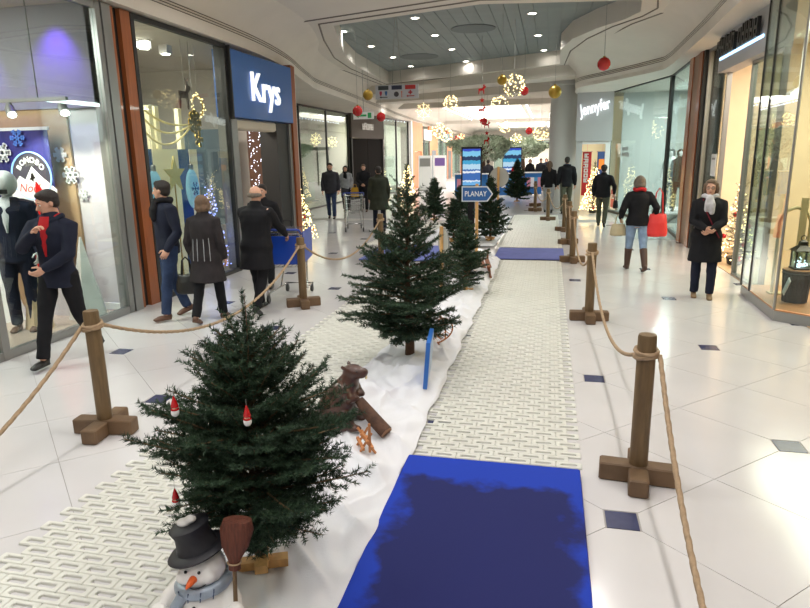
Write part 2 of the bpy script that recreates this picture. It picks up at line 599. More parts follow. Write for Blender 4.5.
lipL = [(-5.3, -6), (-5.3, 4), (-5.32, 8), (-5.36, 10.6), (-5.47, 12.2), (-5.73, 13.9), (-6.1, 15.5), (-6.44, 17.07), (-6.66, 18.1), (-6.8, 19.7), (-7.0, 22.4), (-7.4, 27.2), (-8, 34.5), (-8.6, 47), (-9, 76)]
topL = [(-4.6, -6), (-4.6, 4), (-4.6, 8), (-4.62, 10.6), (-4.64, 11.8), (-4.8, 13.0), (-5.25, 14.7), (-5.75, 16.0), (-6.0, 17.2), (-6.2, 18.8), (-6.5, 22), (-6.9, 27), (-7.5, 34), (-8.1, 47), (-8.5, 76)]
lipR = [(2.35, -6), (2.36, 2), (2.37, 6), (2.38, 9.7), (2.5, 12.2), (2.56, 14), (2.62, 16.6), (2.45, 17.4), (1.6, 19.2), (0.85, 20.6), (0.72, 21.6), (0.8, 23), (1.2, 26), (1.3, 40), (1.3, 76)]
topR = [(1.9, -6), (1.9, 2), (1.93, 6), (1.97, 9.7), (2.0, 12.2), (1.97, 13.6), (1.9, 14.4), (1.4, 15.15), (0.82, 16.4), (0.56, 17.3), (0.45, 18.5), (0.45, 21), (0.9, 25), (1, 40), (1, 76)]
wb1, LL = bulkhead('wall_left', lipL, topL, 1)
wb2, LR = bulkhead('wall_right', lipR, topR, -1)
# flat soffit from the lip back over the shops (also the shops' ceiling)
def soffit(name, L, xo):
    mb = MB(); k = len(L)
    V = [(x, y, 3.9) for x, y in L] + [(xo, y, 3.9) for x, y in L]
    fs = [(i, i + 1, k + i + 1, k + i) for i in range(k - 1)]
    mb.add(V, fs)
    V2 = [(x, y, 3.95) for x, y in L] + [(xo, y, 3.95) for x, y in L]
    mb.add(V2, [f[::-1] for f in fs])
    return struct(name, mb, M_white)
soffit('trim_5', LL, -12.5)
soffit('trim_6', LR, 7.0)

# outer shell behind the shops
struct('wall_outer_left', MB().bx(-12.7, -12.5, -7, 78, 0, 5), mat('shop_back_wall', (150, 146, 138), 0.8))
struct('wall_outer_right', MB().bx(7.0, 7.2, -7, 78, 0, 5), MATS['shop_back_wall'])
struct('wall_far', MB().bx(-12.5, 7, 77.8, 78, 0, 5), M_white)

# ------------------------------------------------------------------ downlights
dl_ring = MB().lathe([(0.085, 0.012), (0.115, 0.012), (0.12, 0.0), (0.11, -0.012), (0.088, -0.008), (0.085, 0.012)], n=20)
dl_lens = MB().lathe([(0.004, 0.0), (0.086, 0.0), (0.086, 0.008), (0.004, 0.008)], n=20)
def downlight(label, group, loc, first=[None]):
    if first[0] is None:
        t = thing('downlight', label, 'downlight', loc, group=group)
        obj('trim_ring', dl_ring, mat('white_enamel', (225, 225, 222), 0.4), t, 40)
        obj('lens', dl_lens, M_lamp, t)
        first[0] = t
    else:
        t = copy_tree(first[0]); t.location = loc
        t['label'] = label; t['group'] = group
    return t
def lamp(loc, w, r=0.1):
    l = bpy.data.lights.new('downlight_lamp', 'AREA'); l.shape = 'DISK'; l.size = 2 * r; l.energy = w; l.color = LAMP_COL
    l.spread = R_(150)
    o = bpy.data.objects.new('downlight_lamp', l); COL.objects.link(o); o.location = loc
    return o
DL = [(-5.08, 15.93), (-5.01, 18.25), (-4.91, 20.44), (-4.81, 22.65), (-3.06, 14.93), (-3.0, 17.17), (-2.91, 19.52), (-2.82, 22.1), (-0.49, 15.25), (-0.41, 18.02), (-0.28, 20.61)]
for x, y in DL:
    downlight('round recessed downlight in the grey plank ceiling coffer', 'coffer downlights', (x, y, 4.992))
    lamp((x, y, 4.97), LAMP_W * (0.5 if x < -4.9 and y < 19 else 0.12 if (y > 22 or (y > 20.5 and x > -1)) else 1.0))
for x in (-3.4, -1.1, 0.9):  # unseen downlights overhead, added to light the near part of the hall
    for y in (-2.6, -0.3, 2.0, 4.3, 6.6, 8.9):
        downlight('unseen downlight added in the nearer ceiling coffer overhead', 'overhead coffer downlights', (x, y, 4.992))
        lamp((x, y, 4.97), LAMP_W)
for y in (29.5, 35, 44, 53):
    for x in (-6.6, -3.6, -0.4):
        if 36 < y < 50 and x == -3.6: continue
        downlight('small downlight in the white ceiling far down the mall', 'far ceiling downlights', (x, y, Zc - 0.008))
        lamp((x, y, Zc - 0.03), LAMP_W * 2.2)

# white round column beside the right-hand shop
col = MB().lathe([(0.5, 0), (0.5, 0.1), (0.46, 0.12), (0.46, 4.2), (0.5, 4.24), (0.5, Zc)], (0.42, 23.4, 0), 36)
tag(struct('trim_7', col, mat('column_paint', (200, 200, 198), 0.5), sm=40))
# far right wall with curved balcony edge
struct('wall_right_far', MB().bx(1.3, 1.5, 25.5, 77.8, 0, 3.9), M_white)
cb = MB()
cb.lathe([(0.01, 0), (1.9, 0), (2.1, 0.12), (2.1, 0.42), (1.95, 0.5), (0.01, 0.5)], (2.0, 30.0, 3.3), 40)
struct('trim_8', cb, M_ceil, sm=35)
# ================================================================== SHOP FRONTS
_wn = [0]
def window(a, b, z0, z1, mull=(), fm=M_dark, fw=0.06, gm=None, bars=(), name=None):
    """glazed shop front from plan point a to b: frame members and panes as parts"""
    _wn[0] += 1
    w = bpy.data.objects.new(name or 'window_%d' % _wn[0], None); COL.objects.link(w)
    w['kind'] = 'structure'
    a = np.array(a, float); b = np.array(b, float); L = np.linalg.norm(b - a); ang = math.atan2(b[1] - a[1], b[0] - a[0])
    w.location = (a[0], a[1], 0); w.rotation_euler = (0, 0, ang)
    xs = [0.0] + [m * L for m in mull] + [L]
    for i, x in enumerate(xs):
        cx = min(max(x, fw / 2), L - fw / 2)
        obj('frame_post', MB().box((cx, 0, (z0 + z1) / 2), (fw, 0.08, z1 - z0)), fm, w)
    for z in (z0 + fw / 2, z1 - fw / 2, *bars):
        obj('frame_rail', MB().box((L / 2, 0, z), (L - 2 * fw, 0.07, fw)), fm, w)
    for i in range(len(xs) - 1):
        x0, x1 = xs[i] + fw * (1.0 if i == 0 else 0.5), xs[i + 1] - fw * (1.0 if i == len(xs) - 2 else 0.5)
        obj('pane', MB().box(((x0 + x1) / 2, 0, (z0 + z1) / 2), (x1 - x0, 0.012, z1 - z0 - 2 * fw)), gm or M_glass, w)
    return w

def wallbox(name, x0, x1, y0, y1, z0, z1, m):
    return struct(name, MB().bx(x0, x1, y0, y1, z0, z1), m)

FX = -5.45
# ---- left, first shop (menswear) -------------------------------------------------
wf = window((FX, 2.6), (FX, 7.28), 0.0, 3.88, mull=(0.55,), fm=M_alu, fw=0.09)
M_tan = mat('tan_wall', (176, 146, 112), 0.75, var=0.05, vscale=2)
M_lilac = mat('pale_wall', (206, 200, 206), 0.7)
wallbox('wall_shop_back', -9.2, -6.12, 7.32, 7.42, 0, 2.66, M_tan)
wallbox('wall_shop_upper', -9.2, -5.5, 7.3, 7.42, 2.66, 3.9, mat('grey_upper_wall', (138, 136, 144), 0.7))
wallbox('wall_shop_side', -6.12, -5.52, 7.36, 7.46, 0, 2.66, M_lilac)
wallbox('baseboard_left', -6.1, -5.52, 7.34, 7.36, 0, 0.09, M_paper)
wallbox('wall_shop_left', -9.3, -9.2, 1.5, 7.4, 0, 3.9, M_tan)
wallbox('floor_shop', -9.2, FX - 0.05, 1.5, 7.3, -0.003, 0.012, mat('shop_floor', (168, 150, 138), 0.35, var=0.06))
# pillar group between the two shops
pl = thing('shop_pillar', 'grey steel and brown wood pillar between the first two shops on the left', 'pillar', (FX, 7.3, 0))
for nm, y0, y1, m, x0 in (('steel_post', 0.0, 0.16, M_alu, 0.05), ('wood_strip', 0.16, 0.25, M_teak, 0.02), ('dark_strip', 0.25, 0.36, M_dark, -0.02), ('wood_strip', 0.36, 0.56, M_teak, 0.04)):
    obj(nm, MB().bx(-0.2, x0, y0, y1, 0, 3.88), m, pl)
# rail with spot heads
rail = thing('spot_rail', 'white ceiling rail with spotlights above the snowflake banner', 'track light', (-6.9, 6.75, 2.72))
obj('rail_bar', MB().bx(-1.6, 1.3, -0.02, 0.02, -0.02, 0.02), M_alu, rail)
for x in (-1.2, 0.9):
    obj('drop_rod', MB().cyl((x, 0, 0.02), (x, 0, 1.16), 0.008, n=6), M_alu, rail)
for x in (-0.42 + 0.9, 1.22):
    h = obj('spot_head', MB().tube([(x, 0, -0.03), (x + 0.02, -0.02, -0.09), (x + 0.08, -0.06, -0.17)], [0.03, 0.055, 0.06], 14), M_alu, rail, 40)
    obj('spot_lens', MB().ell((x + 0.085, -0.065, -0.175), (0.05, 0.045, 0.03), 12, 6), M_lamp, h)
    spot('rail_spot', (-6.9 + x + 0.1, 6.65, 2.5), (-6.9 + x + 0.1, 7.2, 1.2), 130, (1, 0.85, 0.68), 95)
for x in (-6.05, -7.3):
    spot('violet_spot', (x, 6.95, 3.86), (x - 0.1, 7.3, 2.9), 150, (0.2, 0.06, 1.0), 74, 0.9)
area('shop_fill', (-7.2, 4.8, 3.8), (-7.2, 5.2, 0), 360, (1.0, 0.92, 0.88), 1.6, 2.5)  # area light added to brighten the shop interior, no fixture
# banner
M_navy = mat('banner_navy', (34, 38, 84), 0.6, c2=(58, 56, 150), var=0.3, vscale=0.9)
bn = thing('snowflake_banner', 'dark blue fabric banner with white peak, ring and shop lettering', 'banner', (-6.68, 7.12, 0))
obj('cloth', MB().bx(-0.5, 0.42, -0.006, 0.006, 0.55, 2.39), M_navy, bn)
obj('top_bar', MB().bx(-0.52, 0.44, -0.015, 0.015, 2.39, 2.43), M_paper, bn)
def circ(r, n=40, a0=0, a1=2 * PI): return [(r * math.cos(a0 + (a1 - a0) * i / n), r * math.sin(a0 + (a1 - a0) * i / n)) for i in range(n)]
Mb = lambda x, z, d: frame((x, -0.008 - d, z), (1, 0, 0), (0, 0, 1))   # faces -y
rc = (0.10, 1.82)
obj('disc', MB().slab(circ(0.3), Mb(rc[0], rc[1], 0.0), -0.004 * -1), mat('banner_grey', (66, 64, 78), 0.6), bn)
obj('glow_ring', MB().tube([(rc[0] + 0.3 * math.cos(a), -0.016, rc[1] + 0.3 * math.sin(a)) for a in np.linspace(0, 2 * PI, 49)], 0.011, 6), mat('ring_print_glow', (150, 190, 255), 0.5, emit=1.6), bn)  # printed ring, its glow put into the material as emission
obj('printed_peak', MB().slab([(-0.42, -0.5), (0.3, -0.5), (0.36, -0.18), (0.14, 0.0), (0.02, 0.12), (-0.1, -0.05), (-0.18, 0.0), (-0.42, -0.25)], Mb(rc[0], rc[1], 0.006), 0.003), M_paper, bn)
skier = MB().slab([(-0.05, -0.03), (-0.02, 0.0), (-0.01, 0.05), (0.02, 0.055), (0.03, 0.02), (0.05, -0.01), (0.02, -0.02), (0.01, -0.06), (-0.02, -0.03)], Mb(rc[0] + 0.01, rc[1] - 0.02, 0.011), 0.002)
obj('printed_skier', skier, M_black, bn)
for i, ch in enumerate('BONOBO'):
    a = R_(148 - i * 23.0)
    M = frame((rc[0] + 0.2 * math.cos(a), -0.016, rc[1] + 0.2 * math.sin(a)), (math.sin(a), 0, -math.cos(a)), (math.cos(a), 0, math.sin(a)))
    lettering(ch, 0.1, M, M_paper, bn, bold=0.004, depth=0.001)
lettering('JEANS', 0.05, Mb(rc[0], rc[1] + 0.14, 0.008), M_alu, bn, depth=0.001)
lettering('Noël', 0.16, Mb(rc[0] - 0.06, rc[1] - 0.16, 0.011), mat('red_print', (200, 70, 70), 0.6), bn, depth=0.001, shear=0.3)
def flake(r, M, t=0.006, arms=6, w=0.16):
    mb = MB()
    for i in range(arms):
        a = 2 * PI * i / arms
        c, s = math.cos(a), math.sin(a)
        def seg(p, q, ww):
            d = np.array(q) - np.array(p); d = d / np.linalg.norm(d); n = np.array([-d[1], d[0]]) * ww / 2
            pts = [tuple(np.array(p) + n), tuple(np.array(p) - n), tuple(np.array(q) - n), tuple(np.array(q) + n)]
            pts = [(x * c - y * s, x * s + y * c) for x, y in pts]
            mb.slab(pts[::-1], M, t)
        seg((0, 0), (r, 0), r * w)
        for k in (0.45, 0.72):
            for sg in (-1, 1):
                seg((r * k, 0), (r * (k + 0.22), sg * r * 0.24), r * w * 0.8)
    return mb
tag(obj('snowflake_cutout', flake(0.11, Mb(-6.69, 2.3, -7.09)), mat('blue_foam', (90, 140, 230), 0.5)), 'blue paper snowflake at the top of the dark banner', 'snowflake', 'shop window snowflakes')
for x, z, r, lb in ((-6.96, 2.12, 0.13, 'large white snowflake at the left edge of the dark banner'), (-6.27, 2.08, 0.1, 'white snowflake right of the ring on the banner'), (-6.15, 1.82, 0.12, 'white snowflake on the tan wall beside the peak'), (-6.02, 1.56, 0.08, 'small white snowflake low on the tan wall')):
    yw = -7.1 if x < -6.5 else (-7.305 if x < -6.12 else -7.345)
    mb = flake(r, Mb(x, z, yw), w=0.26)
    mb.slab([(0.6 * r * math.cos(PI / 3 * i), 0.6 * r * math.sin(PI / 3 * i)) for i in range(6)], Mb(x, z, yw), 0.005)
    tag(obj('snowflake_cutout', mb, M_paper), lb, 'snowflake', 'shop window snowflakes')
# red zig-zag tree board and white paper cones
zz = [(-0.0, 1.75), (0.14, 1.55), (0.07, 1.55), (0.25, 1.3), (0.14, 1.3), (0.34, 1.0), (0.2, 1.0), (0.42, 0.62), (-0.2, 0.62)]
t = thing('red_tree_board', 'red zigzag tree-shaped board behind the window', 'decoration', (-6.42, 7.0, 0))
obj('board', MB().slab(zz[::-1], frame((0, 0, 0.0), (1, 0, 0), (0, 0, 1)), 0.02), M_red, t)
obj('foot', MB().bx(-0.2, 0.42, -0.12, 0.12, 0.012, 0.62), M_lilac, t)
for x, y, h, r, lb, m in ((-5.76, 6.85, 1.05, 0.25, 'tall white paper cone beside the steel pillar', M_paper), (-6.02, 6.3, 1.2, 0.17, 'cream wooden cone tree behind the walking man', mat('cream_wood', (222, 196, 160), 0.6)), (-6.75, 6.6, 0.8, 0.22, 'low white paper cone left of the cream cone', M_paper)):
    tag(obj('paper_cone', MB().lathe([(r, 0), (r * 0.98, 0.02), (r * 0.5, h * 0.5), (0.012, h)], (x, y, 0.013), 5), m), lb, 'cone', 'paper cones in the first window')

# ---- left, second shop (optician) ---------------------------------------------
window((FX, 7.88), (FX, 10.42), 0.0, 3.88, fm=M_dark, fw=0.07, gm=glass_mat('clear_glass', (235, 240, 238), 0.9))
wallbox('wall_krys_left', -9.2, FX - 0.1, 7.5, 7.8, 0, 3.9, M_white)
wallbox('wall_krys_right', -12.4, FX + 0.02, 13.32, 13.5, 0, 3.9, M_white)
wallbox('wall_krys_back', -9.2, -9.1, 7.8, 13.3, 0, 3.9, mat('dark_shop_wall', (72, 78, 82), 0.7, var=0.1, vscale=1.5))
wallbox('floor_krys', -9.1, FX - 0.05, 7.8, 13.3, -0.003, 0.012, MATS['shop_floor'])
area('krys_lamp', (-7.3, 9.2, 3.8), (-7.0, 9.2, 0), 200, (1, 0.93, 0.82), 1.2, 2.0)
for q, (x, y) in enumerate(((-6.5, 9.1), (-6.5, 9.75), (-6.5, 10.35), (-6.3, 8.5), (-7.2, 9.9))):
    t = thing('cube_spot', 'square ceiling spotlight inside the optician, %s' % ('nearest to the glass pillar', 'second from the pillar', 'third from the pillar', 'lowest at the left', 'furthest back')[q], 'spotlight', (x, y, 3.9), group='optician ceiling spots')
    obj('housing', MB().box((0, 0, -0.07), (0.16, 0.16, 0.14)), M_paper, t)
    obj('lens', MB().lathe([(0.005, -0.15), (0.07, -0.15), (0.07, -0.141), (0.005, -0.141)], n=14), M_lamp, t)
# display panels standing behind the glass
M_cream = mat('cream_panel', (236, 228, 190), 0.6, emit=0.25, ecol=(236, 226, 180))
M_kblue = mat('krys_blue', (30, 84, 160), 0.5)
for q, (y0, y1, m, lb) in enumerate(((8.02, 8.72, M_cream, 'cream window panel nearest the wooden pillar'), (8.74, 9.06, M_kblue, 'blue window panel with round bauble print at the left'), (9.08, 9.78, M_cream, 'cream window panel with star decoration'), (9.8, 10.12, M_kblue, 'blue window panel behind the long oval bauble'), (10.14, 10.38, M_cream, 'narrow cream window panel beside the blue sign post'))):
    t = thing('window_board', lb, 'board', (-6.1, y0, 0), group='optician window panels')
    obj('sheet', MB().bx(-0.02, 0.0, 0, y1 - y0, 0.05, 2.16), m, t)
    obj('foot', MB().bx(-0.12, 0.1, 0.02, y1 - y0 - 0.02, 0.012, 0.05), M_alu, t)
M_ice = mat('ice_blue', (150, 212, 240), 0.4, emit=0.3)
for y, lb in ((8.9, 'pale blue oval bauble behind the left edge of the shop window'), (9.98, 'pale blue oval bauble on a hook in the middle of the shop window')):
    t = thing('oval_bauble', lb, 'bauble', (-6.0, y, 1.5), group='oval window baubles')
    obj('body', MB().ell((0, 0, 0), (0.05, 0.2, 0.34), 20, 12), M_ice, t, 60)
    obj('cap', MB().lathe([(0.04, 0.32), (0.04, 0.4), (0.02, 0.42)], n=12), M_alu, t)
    obj('string', MB().cyl((0, 0, 0.41), (0, 0, 0.95), 0.004, n=5), M_string, t)
    obj('printed_star', flake(0.12, frame((0.05, 0, 0), (0, 1, 0), (0, 0, 1)), 0.004, w=0.1), M_kblue, t)
# star decoration, garland, reindeer, wreath, posts
st = []
for i in range(10):
    r = 0.3 if i % 2 == 0 else 0.12
    st.append((r * math.sin(PI * i / 5), r * math.cos(PI * i / 5)))
t = thing('gold_star', 'pale gold five-pointed star in front of the cream panel', 'star', (-5.98, 9.42, 1.75))
obj('star_body', MB().slab(st[::-1], frame((0, 0, 0), (0, 1, 0), (0, 0, 1)), 0.03), mat('pale_gold', (226, 208, 130), 0.4, metal=0.3), t)
obj('stand', MB().cyl((0, 0, -1.735), (0, 0, -0.1), 0.012, n=8), M_gold, t)
M_garl = mat('gold_garland', (222, 205, 140), 0.5, emit=0.2)
for q, (z0, sag) in enumerate(((2.85, 0.62), (2.95, 0.45), (3.0, 0.28))):
    pts = [(-5.9, 8.25 + 1.75 * s, z0 + 0.02 - (z0 - 2.55) * s - sag * 4 * s * (1 - s) * (1 - 0.4 * s)) for s in np.linspace(0, 1, 28)]
    tag(obj('garland', MB().tube(pts, 0.016, 6), M_garl, sm=60), ('lowest', 'middle', 'highest')[q] + ' of three gold garlands in the optician window', 'garland', 'gold garlands')
t = thing('rosette', 'gold bow rosette where the garlands meet', 'decoration', (-5.88, 10.02, 2.6))
obj('petals', flake(0.2, frame((0, 0, 0), (0, 1, 0), (0, 0, 1)), 0.02, 8, 0.22), M_gold, t)
obj('cord', MB().cyl((0, 0, 0.02), (0, 0, 1.28), 0.006, n=6), M_string, t)
t = thing('reindeer_ornament', 'dark hanging reindeer silhouette above the garlands', 'ornament', (-5.9, 9.8, 3.0))
rd = [(-0.16, -0.2), (-0.13, -0.2), (-0.1, -0.03), (0.06, -0.03), (0.09, -0.2), (0.12, -0.2), (0.12, 0.06), (0.2, 0.12), (0.2, 0.17), (0.13, 0.19), (0.16, 0.3), (0.11, 0.22), (0.06, 0.3), (0.08, 0.17), (0.03, 0.08), (-0.16, 0.08)]
obj('silhouette', MB().slab(rd, frame((0, 0, 0), (0, 1, 0), (0, 0, 1)), 0.015), mat('brown_board', (92, 76, 66), 0.6), t)
obj('string', MB().cyl((0.007, 0.02, 0.05), (0.007, 0.02, 0.88), 0.003, n=5), M_string, t)
for y, lb in ((9.45, 'left of the pair of cream uprights behind the garlands'), (9.62, 'right of the pair of cream uprights behind the garlands'), (10.3, 'single cream upright beside the sign')):
    t = thing('display_upright', lb, 'post', (-6.35, y, 0), group='cream uprights')
    obj('shaft', MB().bx(-0.04, 0.04, -0.05, 0.05, 0.05, 2.85), M_cream, t)
    obj('foot', MB().bx(-0.12, 0.12, -0.06, 0.06, 0.012, 0.05), M_alu, t)
def bulb_cluster(n, fn, r=0.012, seed=1):
    rg = np.random.RandomState(seed); mb = MB()
    for i in range(n):
        mb.ell(fn(rg, i / n), r, 5, 4)
    return mb
t = thing('light_wreath', 'round wreath of small white lights hanging in the optician window', 'wreath', (-5.95, 10.3, 2.88))
obj('hoop', MB().tube([(0, 0.17 * math.cos(a), 0.17 * math.sin(a)) for a in np.linspace(0, 2 * PI, 33)], 0.014, 6), M_gold, t)
k = obj('fairy_lights', bulb_cluster(60, lambda r, s: (r.normal() * 0.015, (0.17 + r.normal() * 0.025) * math.cos(2 * PI * s), (0.17 + r.normal() * 0.025) * math.sin(2 * PI * s)), 0.011), M_bulb, t); k['kind'] = 'stuff'
obj('string', MB().cyl((0, 0, 0.17), (0, 0, 1.0), 0.003, n=5), M_string, t)
t = thing('gold_bow', 'small gold bow hanging below the wreath of lights', 'bow', (-5.95, 10.22, 2.32))
obj('loops', flake(0.13, frame((0, 0, 0), (0, 1, 0), (0, 0, 1)), 0.02, 5, 0.3), M_gold, t)
obj('string', MB().cyl((0, 0, 0.02), (0, 0, 0.36), 0.003, n=5), M_string, t)

# sign box
t = thing('shop_sign', 'blue box sign with white Krys lettering above the optician door', 'sign', (FX, 10.46, 0))
obj('box', MB().bx(-0.25, 0.08, 0, 2.68, 2.7, 3.82, bev=0.01), mat('sign_blue', (54, 108, 186), 0.4, coat=0.2), t)
obj('edge_trim', MB().bx(-0.2, 0.1, -0.03, 0.0, 2.66, 3.86), M_dark, t)
M_let = mat('lit_letters', (245, 248, 250), 0.4, emit=1.0)
lettering('Krys', 0.74, frame((0.11, 1.33, 3.24), (0, 1, 0), (0, 0, 1)), M_let, t, depth=0.02, bold=0.0, xs=0.95)
# door zone below the sign
dz = thing('shop_entrance', 'grey framed entrance with roller box under the blue sign', 'entrance', (FX, 10.46, 0))
obj('jamb', MB().bx(-0.25, 0.02, 0.02, 0.22, 0, 2.68), M_alu, dz)
obj('jamb', MB().bx(-0.25, 0.02, 2.55, 2.68, 0, 2.68), M_alu, dz)
obj('dark_pillar', MB().bx(-0.4, -0.02, 2.0, 2.55, 0, 2.68), M_dark, dz)
obj('roller_box', MB().bx(-0.3, -0.02, 0.22, 2.0, 2.5, 2.69, bev=0.03), mat('cream_plastic', (205, 196, 176), 0.5), dz)
t = thing('light_curtain', 'curtain of small cool white lights inside the optician entrance', 'lights', (-5.98, 12.95, 0))
M_brownw = mat('brown_wall', (104, 70, 50), 0.6, var=0.15, vscale=5)
obj('wooden_screen', MB().bx(-0.42, 0.36, 0.04, 0.1, 0.012, 2.75), M_brownw, t)
k = obj('fairy_lights', bulb_cluster(260, lambda r, s: (-0.34 + 0.075 * r.randint(0, 10) + r.normal() * 0.008, r.uniform(-0.02, 0.02), r.uniform(0.3, 2.6)), 0.0085, 3), M_bulbw, t); k['kind'] = 'stuff'
obj('top_rail', MB().bx(-0.42, 0.36, -0.02, 0.04, 2.68, 2.72), M_alu, t)
t = thing('inner_screen', 'pale glass screen standing inside the optician entrance', 'screen', (-6.7, 12.6, 0), PI / 2)
obj('sheet', MB().bx(-0.02, 0.02, 0, 0.95, 0.6, 2.6), mat('slate_glass', (96, 112, 124), 0.3), t)
obj('leg', MB().bx(-0.02, 0.02, 0, 0.05, 0.012, 0.6), M_alu, t); obj('leg', MB().bx(-0.02, 0.02, 0.9, 0.95, 0.012, 0.6), M_alu, t)
# brown pillar at the end of the optician
pl = thing('shop_pillar', 'orange-brown wooden pillar at the right edge of the blue sign', 'pillar', (FX, 13.15, 0))
obj('face_board', MB().bx(-0.3, 0.06, 0, 0.14, 0, 3.88), M_teak, pl)
obj('face_board', MB().bx(-0.3, 0.03, 0.16, 0.3, 0, 3.88), M_teak, pl)
obj('core', MB().bx(-0.28, 0.0, 0.14, 0.16, 0, 3.88), M_dark, pl)

# ---- left, far shops ------------------------------------------------------------
window((-9.0, 13.6), (-9.0, 28.4), 0.0, 3.88, mull=(0.2, 0.4, 0.6, 0.8), fm=M_dark)
wallbox('floor_far_shop', -12.4, -9.05, 13.6, 47, -0.003, 0.012, MATS['shop_floor'])
wallbox('wall_far_shop', -11.6, -11.5, 13.6, 28.5, 0, 3.9, mat('warm_grey_wall', (140, 132, 116), 0.7))
for y, m, lb in ((17.5, mat('blue_board', (60, 90, 110), 0.6), 'blue-grey tall display board inside the far glazed shop'), (20.5, mat('terracotta', (156, 78, 70), 0.6), 'terracotta tall display board inside the far glazed shop'), (24, mat('terracotta', (156, 78, 70), 0.6), 'red-brown tall display board nearest the dark doorway'), (26.5, mat('sage_board', (126, 136, 110), 0.6), 'sage green tall display board beside the dark doorway')):
    t = thing('display_board', lb, 'board', (-10.6, y, 0), group='far shop boards')
    obj('sheet', MB().bx(-0.05, 0.05, 0, 1.4, 0.03, 3.0), m, t)
    obj('foot', MB().bx(-0.25, 0.25, 0.1, 1.3, 0.012, 0.05), M_dark, t)
area('far_shop_lamp', (-10, 21, 3.8), (-10, 21, 0), 170, (1, 0.93, 0.8), 1.5, 10)
dr = thing('door_1', None, None, (-8.97, 28.5, 0), math.atan2(3.7, 0.57) , None); dr['kind'] = 'structure'
M_dk = mat('dark_doorway', (24, 20, 18), 0.9, spec=0.1); M_taupe = mat('taupe_fascia', (84, 76, 70), 0.8)
obj('door_leaf', MB().bx(0.1, 1.85, -0.05, 0.05, 0, 2.8), M_dk, dr)
obj('door_leaf', MB().bx(1.87, 3.6, -0.05, 0.05, 0, 2.8), M_dk, dr)
obj('fascia', MB().bx(0.0, 3.7, -0.12, 0.1, 2.82, 3.9), M_taupe, dr)
obj('jamb', MB().bx(0, 0.1, -0.1, 0.1, 0, 2.82), M_dark, dr); obj('jamb', MB().bx(3.6, 3.7, -0.1, 0.1, 0, 2.82), M_dark, dr)
def glyphs(n, h, w, M, seed, t=0.02, slant=0.0):
    """blurred, unreadable letter shapes: stems joined by bars"""
    rg = random.Random(seed); mb = MB(); x = 0.0
    for i in range(n):
        hh = h * rg.choice((1, 1, 1.15)); s = w * 0.24
        def bar(x0, x1, z0, z1): mb.slab([(x0, z0), (x1, z0), (x1, z1), (x0, z1)], M, t)
        bar(x, x + s, 0, hh); bar(x + w * 0.6, x + w * 0.6 + s, 0, hh)
        for z in rg.sample((0.0, hh / 2 - s / 2, hh - s), 2):
            bar(x + s, x + w * 0.6, z, z + s)
        x += w
    return mb
obj('lettering', glyphs(5, 0.28, 0.26, frame((1.1, -0.14, 3.2), (1, 0, 0), (0, 0, 1)), 4), M_alu, dr)
window((-8.4, 32.3), (-7.95, 36.4), 0.0, 3.88, mull=(0.5,), fm=M_dark)
wallbox('wall_far_shop_back', -11.0, -10.9, 28.6, 36.6, 0, 3.9, MATS['warm_grey_wall'])
area('far_shop_lamp', (-9.8, 34, 3.8), (-9.8, 34, 0), 200, (1, 0.93, 0.8), 1.2, 3)
t = thing('window_hut', 'small dark timber hut front inside the far window', 'hut', (-9.3, 33.6, 0))
obj('hut_wall', MB().slab([(0, 0.02), (1.8, 0.02), (1.8, 1.9), (0.9, 2.6), (0, 1.9)], frame((0, 0, 0), (0.05, 1, 0), (0, 0, 1)), 0.05), mat('hut_dark', (56, 48, 40), 0.7), t)
obj('hut_roof', MB().tube([(0.06, -0.2, 1.75), (0.06, 0.9, 2.68), (0.06, 2.0, 1.75)], 0.06, 6), M_pine, t)
# far facades in bays along the left
pw = thing('white_post', 'slim white post beside the orange timber shop front', 'post', (-7.9, 36.5, 0))
obj('shaft', MB().bx(-0.1, 0.12, 0, 0.3, 0.06, 3.9), M_paper, pw)
obj('plinth', MB().bx(-0.12, 0.14, -0.02, 0.32, 0, 0.06), M_alu, pw)
M_orange = mat('orange_wood', (196, 122, 78), 0.55, var=0.08, vscale=2)
of = thing('timber_front', 'orange timber shop front with a doorway, beyond the fir trees', 'shop front', (-7.9, 36.9, 0))
obj('upper_panel', MB().bx(-0.1, 0.05, 0, 3.3, 2.2, 3.9), M_orange, of)
obj('side_panel', MB().bx(-0.1, 0.05, 0, 0.8, 0, 2.2), M_orange, of)
obj('side_panel', MB().bx(-0.1, 0.05, 2.9, 3.3, 0, 2.2), M_orange, of)
d_ = obj('door', MB().bx(-0.08, 0.0, 0.8, 2.9, 0, 2.18), mat('orange_door', (180, 104, 62), 0.5), of)
obj('handle', MB().bx(0.0, 0.05, 2.6, 2.65, 0.9, 1.3), M_steel, d_)
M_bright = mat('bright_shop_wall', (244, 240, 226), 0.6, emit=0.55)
yy = 40.3
k = 0
for wdt, m in ((4.2, M_bright), (3.4, M_orange), (5.0, M_bright), (3.0, M_orange), (6.0, M_bright), (3.0, M_orange), (8, M_bright)):
    x = -8.15 - (yy - 40) * 0.012
    if m is M_bright:
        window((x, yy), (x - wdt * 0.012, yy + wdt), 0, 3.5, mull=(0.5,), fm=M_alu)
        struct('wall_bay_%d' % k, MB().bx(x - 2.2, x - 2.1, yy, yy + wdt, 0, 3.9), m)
    else:
        struct('wall_bay_%d' % k, MB().bx(x - 0.12, x, yy, yy + wdt, 0, 3.9), m)
        struct('wall_bay_recess_%d' % k, MB().bx(x, x + 0.02, yy + wdt * 0.25, yy + wdt * 0.75, 0, 2.3), mat('slate_grey', (92, 100, 104), 0.6))
    yy += wdt; k += 1
